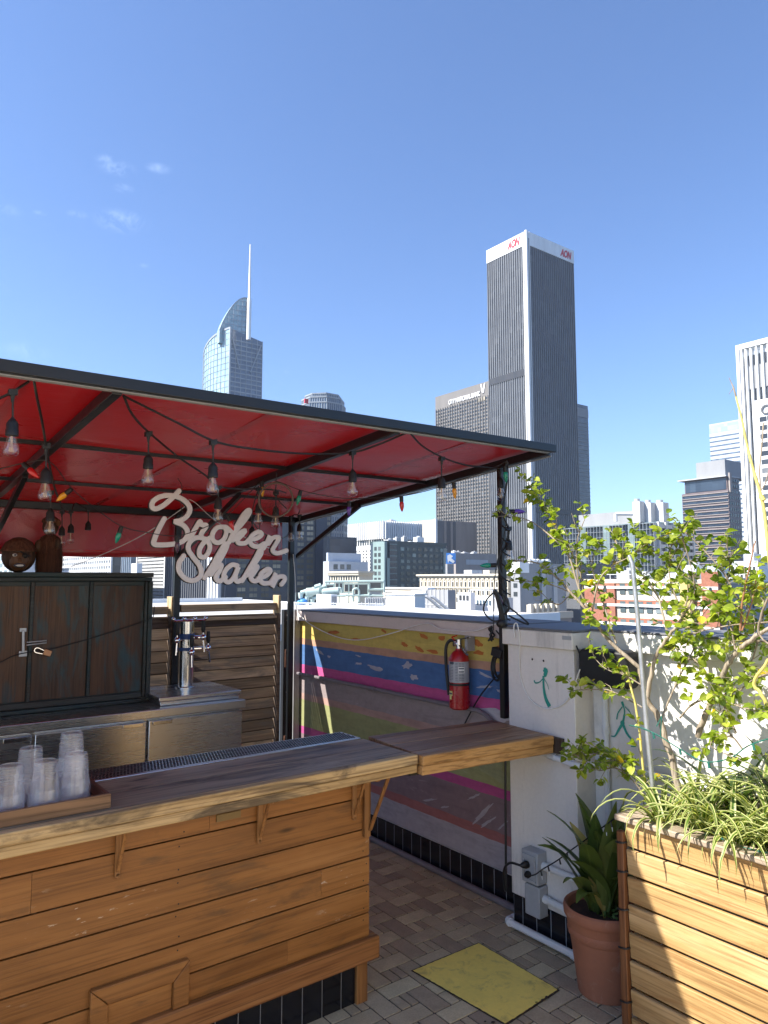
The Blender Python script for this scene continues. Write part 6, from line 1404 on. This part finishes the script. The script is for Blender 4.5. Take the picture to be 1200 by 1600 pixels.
# ---- neighbouring roof with plant
RZ=-1.0
nt_=thing('neighbour_building','flat white roofed neighbouring building just beyond the louvre fence and mural wall','building',(38,58,GZ))
obj('walls',MB().box(8,40,33,82,GZ,RZ-.06),K['cream'],nt_,smooth=False)
obj('roof_deck',MB().box(8.01,39.99,33.01,81.99,RZ-.05,RZ),K['roofw'],nt_,smooth=False)
m=MB(); m.box(7.8,40.2,32.8,33.0,RZ-.5,RZ+.35); m.box(7.8,8.0,33.01,82.2,RZ-.5,RZ+.35); m.box(40,40.2,33.01,82.2,RZ-.5,RZ+.2); m.box(8.01,39.99,82,82.2,RZ-.5,RZ+.45); obj('roof_parapet',m,K['white'],nt_,smooth=False)
ntb=thing('tan_roof_building','tan flat roofed building with plant, beside the white roofed neighbour','building',(66,58,GZ))
obj('walls',MB().box(40.3,72,57,92,GZ,-2.66),K['taup'],ntb,smooth=False); obj('roof_deck',MB().box(40.31,71.99,57.01,91.99,-2.65,-2.6),K['taup'],ntb,smooth=False)
m=MB(); m.box(40.25,72.1,56.8,57,-3,-2.2); m.box(40.25,40.45,57.01,92,-3,-2.2); obj('roof_parapet',m,K['beige'],ntb,smooth=False)
def rbox(name,label,cat,px0,pxc,px1,yt,D,mat,zb=RZ,extra=None):
    c=at(pxc,yt,D); y1=onx(px0,HZ,c.x).y; x1=ony(px1,HZ,c.y).x
    t=thing(name,label,cat,((c.x+x1)/2,(c.y+y1)/2,zb)); b=B(); b.root=t; b.x0,b.y0,b.x1,b.y1,b.z1,b.D,b.xc=c.x,c.y,x1,y1,c.z,D,pxc; b.L={'X':y1-c.y,'Y':x1-c.x}; b.ym=HZ
    obj('housing',MB().box(c.x,x1,c.y,y1,zb+.004,c.z),mat,t,smooth=False); return b
b=rbox('roof_bulkhead','plain white roof bulkhead in front of the teal building','roof hut',603,648,664,930,66,K['white'],-2.6)
obj('flat_cap',MB().box(b.x0-.15,b.x1+.15,b.y0-.15,b.y1+.15,b.z1+.01,b.z1+.14),K['white'],b.root,smooth=False)
m=MB(); m.box(b.x0+1.5,b.x1+.4,b.y0+.2,b.y0+2.4,b.z1+.15,b.z1+.4); obj('raised_slab',m,K['mech'],b.root,smooth=False)
b=rbox('roof_bulkhead','long cream roof bulkhead behind the plain white one','roof hut',598,668,676,921,84,K['cream'],-2.6); obj('flat_cap',MB().box(b.x0-.2,b.x1+.2,b.y0-.2,b.y1+.2,b.z1+.01,b.z1+.2),K['white'],b.root,smooth=False); windows(b,'X',b.L['X']*.75,b.L['X']*.95,b.z1-1.4,b.z1-.3,1,1,.8,.8,W['dark'],.05)
b=rbox('screen_enclosure','grey panelled plant screen right of the white bulkhead','plant screen',662,700,712,922,80,K['grey'],-2.6); fins(b,'X',6,.08,.08,-2.6,b.z1+.05,K['greyl'],name='panel_joints'); m=MB(); m.box(b.x0-.06,b.x0+.02,b.y0,b.y1,b.z1-1.7,b.z1-1.6); obj('panel_joint',m,K['greyl'],b.root,smooth=False)
m=MB(); q=at(664,948,70); 
for k in range(2):
    o_=Vector((k*.45,-k*.35,0)); m.tube(smooth_path([q+o_+Vector((0,0,1.0)),q+o_+Vector((.3,-.25,.8)),q+o_+Vector((1.4,-1.0,-.3)),q+o_+Vector((2,-1.4,-.5))]),.14,8)
tag(obj('roof_duct',m,K['mech']),'pair of slanting silver ducts beside the plain white bulkhead','duct')
b=rbox('chiller_unit','small white chiller box below the dark blind tower','chiller',495,517,527,929,72,K['white']); m=MB(); fb2(m,b,'Y',.1,b.L['Y']-.1,b.z1-1.2,b.z1-.2,.05); obj('louvre',m,K['grey'],b.root,smooth=False)
b=rbox('chiller_unit','row of white units with fans in front of the ornate cream building','chiller',715,735,742,926,93,K['white'],-2.6); windows(b,'X',.2,b.L['X']-.2,b.z1-1.2,b.z1-.2,3,1,.7,.7,W['greyp'],.05)
b=rbox('chiller_unit','white unit inside an open steel frame before the ornate cream building','chiller',742,770,778,932,93,K['white'],-2.6); windows(b,'X',.2,b.L['X']-.2,b.z1-1.4,b.z1-.3,5,1,.6,.6,W['bluep'],.05)
m=MB()
for (dx,dy) in ((-.4,-.4),(-.4,b.L['X']+.4),(2.2,-.4),(2.2,b.L['X']+.4)): m.box(b.x0+dx-.08,b.x0+dx+.08,b.y0+dy-.08,b.y0+dy+.08,-2.6,b.z1+.9)
m.box(b.x0-.5,b.x0-.3,b.y0-.5,b.y0+b.L['X']+.5,b.z1+.75,b.z1+.9); obj('frame',m,K['mech'],b.root,smooth=False)
b=rbox('chiller_unit','white chiller with louvred side just right of the awning post','chiller',772,792,801,934,90,K['mech'],-2.6); fins(b,'X',5,.1,.05,RZ-1,b.z1-.2,K['grey'],name='louvre')
# green pipe rack
pr=thing('pipe_rack','pale green pipe rack with cooling coils on the white roof','pipe rack',tuple(at(555,945,82)))
m=MB(); cb_=MB()
def rp(px,py,D=82): return at(px,py,D)
for px0,px1,y0,y1 in ((508,522,913,925),(523,536,910,926),(537,552,912,926),(553,575,912,930),(577,598,909,922)):
    for a,b_ in (((px0,y0),(px1,y0)),((px0,y1),(px1,y1)),((px0,y0),(px0,y1)),((px1,y0),(px1,y1))): m.bar(rp(*a),rp(*b_),.16,.16,up=(.6,.8,.01))
    c0,c1,c2,c3=rp(px0+1.5,y1-1.5,82.4),rp(px1-1.5,y1-1.5,82.4),rp(px1-1.5,y0+1.5,82.4),rp(px0+1.5,y0+1.5,82.4); cb_.prism([c0,c1,c2,c3],CF*.8)
for pts in ([(508,909),(600,908),(600,926)],[(577,926),(577,936)],[(552,940),(552,921),(558,919),(561,922),(561,940)],[(524,924),(526,919),(533,919),(534,926)],[(577,912),(577,921),(598,921)],[(540,930),(600,931)],[(508,930),(540,931)]): m.tube(rounded([rp(*p,81.4) for p in pts],.15) if len(pts)>2 else [rp(*p,81.4) for p in pts],.14,7)
for px in (510,530,545,560,575,596): m.bar(rp(px,947,82),rp(px,910,82),.13,.13,up=(.6,.8,.01))
obj('pipework',m,K['steelp'],pr); obj('coil_panels',cb_,K['greyd'],pr,smooth=False)
m=MB(); m.prism([rp(578,944),rp(598,944),rp(598,921),rp(578,921)],CF*1.5); obj('plant_cabinet',m,K['mech'],pr,smooth=False)
tk=thing('roof_tanks','pale green cylindrical tanks and valves at the left of the pipe rack','tank',tuple(at(500,930,76)))
m=MB(); 
for a,b_ in ((478,500),(503,530)): p=at(a,925,76); q=at(b_,923.5,76); m.tube([p,p.lerp(q,.04),p.lerp(q,.96),q],[.28,.42,.42,.28],14)
for px,py in ((492,917),(500,918),(470,926),(480,932),(474,938),(488,936)): q=at(px,py,76); m.tube([q+Vector((0,0,-.6)),q],[.22,.3],8); m.tube([q,q+Vector((.5,-.4,.2))],.2,8)
for px in (462,470,478,486,505,520): m.bar(at(px,948,76),at(px,926,76),.1,.1,up=(.6,.8,.01))
obj('tank_shells',m,K['steelp'],tk)
m=MB(); q=at(474,940,75.5); m.ball(q,.45,.45,.3); q=at(468,942,75.5); m.ball(q,.3,.3,.3); obj('blue_valve',m,K['blueb'],tk)
m=MB()
for k in range(14):
    px=455+k*11; m.bar(at(px,949,64),at(px,941,64),.06,.06,up=(.6,.8,.01))
m.tube([at(450,942,64),at(600,944,64)],.05,6); m.tube([at(450,945.5,64),at(600,947,64)],.05,6)
tag(obj('roof_railing',m,K['white']),'thin white railing along the white roof in front of the pipe rack','railing')
m=MB()
for k in range(9):
    px=572+k*3.6; m.tube([at(px,946,72),at(px,934,72)],.12,7)
tag(obj('vent_pipes',m,K['mech']),'cluster of upright vent pipes left of the plain white bulkhead','vent pipes')

hm=bpy.data.materials.new('city_haze'); hm.use_nodes=True; hn=hm.node_tree; hn.nodes.remove(hn.nodes['Principled BSDF'])
pv=hn.nodes.new('ShaderNodeVolumePrincipled'); pv.inputs['Density'].default_value=.00011; pv.inputs['Color'].default_value=(.80,.88,1,1); pv.inputs['Anisotropy'].default_value=.2
hn.links.new(pv.outputs[0],hn.nodes['Material Output'].inputs['Volume'])
tag(obj('haze',MB().box(-60,1500,-300,1500,GZ-1,320),hm,smooth=False),kind='stuff')
# ================================================================== light, sky, camera
SUN=Vector((-1,.41,1)).normalized(); el=math.asin(SUN.z); rot=math.atan2(SUN.x,SUN.y)
w=bpy.data.worlds.new('World'); sc.world=w; w.use_nodes=True; nt=w.node_tree; bg=nt.nodes['Background']
sky=nt.nodes.new('ShaderNodeTexSky'); sky.sky_type='NISHITA'; sky.sun_disc=False; sky.sun_elevation=el; sky.sun_rotation=rot
sky.altitude=60; sky.air_density=1.0; sky.dust_density=.5; sky.ozone_density=2.0
SKYS=.09
# a few faint cirrus wisps, fixed in sky directions
tc=nd(nt,'ShaderNodeTexCoord'); wm=None
nz=nd(nt,'ShaderNodeTexNoise'); nz.inputs['Scale'].default_value=30; nz.inputs['Detail'].default_value=9; nz.inputs['Roughness'].default_value=.68; nz.inputs['Distortion'].default_value=1.2; lk(nt,tc.outputs['Generated'],nz.inputs['Vector'])
for px,py,rx,s_ in ((190,346,36,.55),(205,343,24,.45),(248,263,16,.5),(182,262,24,.45),(192,294,14,.5),(168,250,16,.4),(14,327,18,.5),(122,335,14,.35),(62,333,8,.5),(453,582,10,.4),(225,415,8,.3),(40,548,30,.25)):
    d=ray(px,py).normalized(); rad=rx/FPX
    df=nd(nt,'ShaderNodeVectorMath',operation='SUBTRACT'); lk(nt,tc.outputs['Generated'],df.inputs[0]); df.inputs[1].default_value=d
    sl_=nd(nt,'ShaderNodeVectorMath',operation='MULTIPLY'); lk(nt,df.outputs[0],sl_.inputs[0]); sl_.inputs[1].default_value=(1,1,2.6)
    ln=nd(nt,'ShaderNodeVectorMath',operation='LENGTH'); lk(nt,sl_.outputs[0],ln.inputs[0])
    mr=nd(nt,'ShaderNodeMapRange',interpolation_type='SMOOTHSTEP'); mr.inputs['From Min'].default_value=rad*1.3; mr.inputs['From Max'].default_value=0; mr.inputs['To Min'].default_value=0; mr.inputs['To Max'].default_value=s_; lk(nt,ln.outputs['Value'],mr.inputs['Value'])
    wm=mr.outputs[0] if wm is None else mth(nt,'MAXIMUM',wm,mr.outputs[0])
cl=mth(nt,'MULTIPLY',ramp(nt,nz.outputs['Fac'],[(.42,0.0),(.7,1.0)]),wm)
mixc=nd(nt,'ShaderNodeMix',data_type='RGBA'); lk(nt,mth(nt,'MULTIPLY',cl,.75),mixc.inputs[0]); lk(nt,sky.outputs[0],mixc.inputs[6]); mixc.inputs[7].default_value=(6.2,6.6,7.2,1)
tint=nd(nt,'ShaderNodeMix',data_type='RGBA',blend_type='MULTIPLY'); tint.inputs[0].default_value=1; tint.inputs[7].default_value=(.75,.90,1.14,1); lk(nt,mixc.outputs[2],tint.inputs[6]); lk(nt,tint.outputs[2],bg.inputs['Color']); bg.inputs['Strength'].default_value=SKYS
sl=bpy.data.lights.new('sun','SUN'); sl.energy=4.8; sl.angle=R(.53); sl.color=(1,.955,.88)
so=bpy.data.objects.new('sun',sl); COL.objects.link(so); so.rotation_euler=SUN.to_track_quat('Z','Y').to_euler(); so.location=(-20,8,20)
cam=bpy.data.cameras.new('camera'); cam.sensor_fit='VERTICAL'; cam.sensor_height=24; cam.sensor_width=18; cam.lens=24*FPX/1600; cam.clip_start=.05; cam.clip_end=20000
co=bpy.data.objects.new('camera',cam); COL.objects.link(co)
Mx=Matrix((CR,CU,-CF)).transposed().to_4x4(); Mx.translation=EYEP; co.matrix_world=Mx; sc.camera=co
vs_=sc.view_settings; vs_.view_transform='Standard'; vs_.look='None'; vs_.gamma=1; vs_.exposure=1.28
sc.cycles.use_denoising=True; sc.cycles.max_bounces=10; sc.cycles.transparent_max_bounces=128; sc.cycles.glossy_bounces=4; sc.cycles.diffuse_bounces=5; sc.cycles.sample_clamp_indirect=6; sc.cycles.use_adaptive_sampling=True
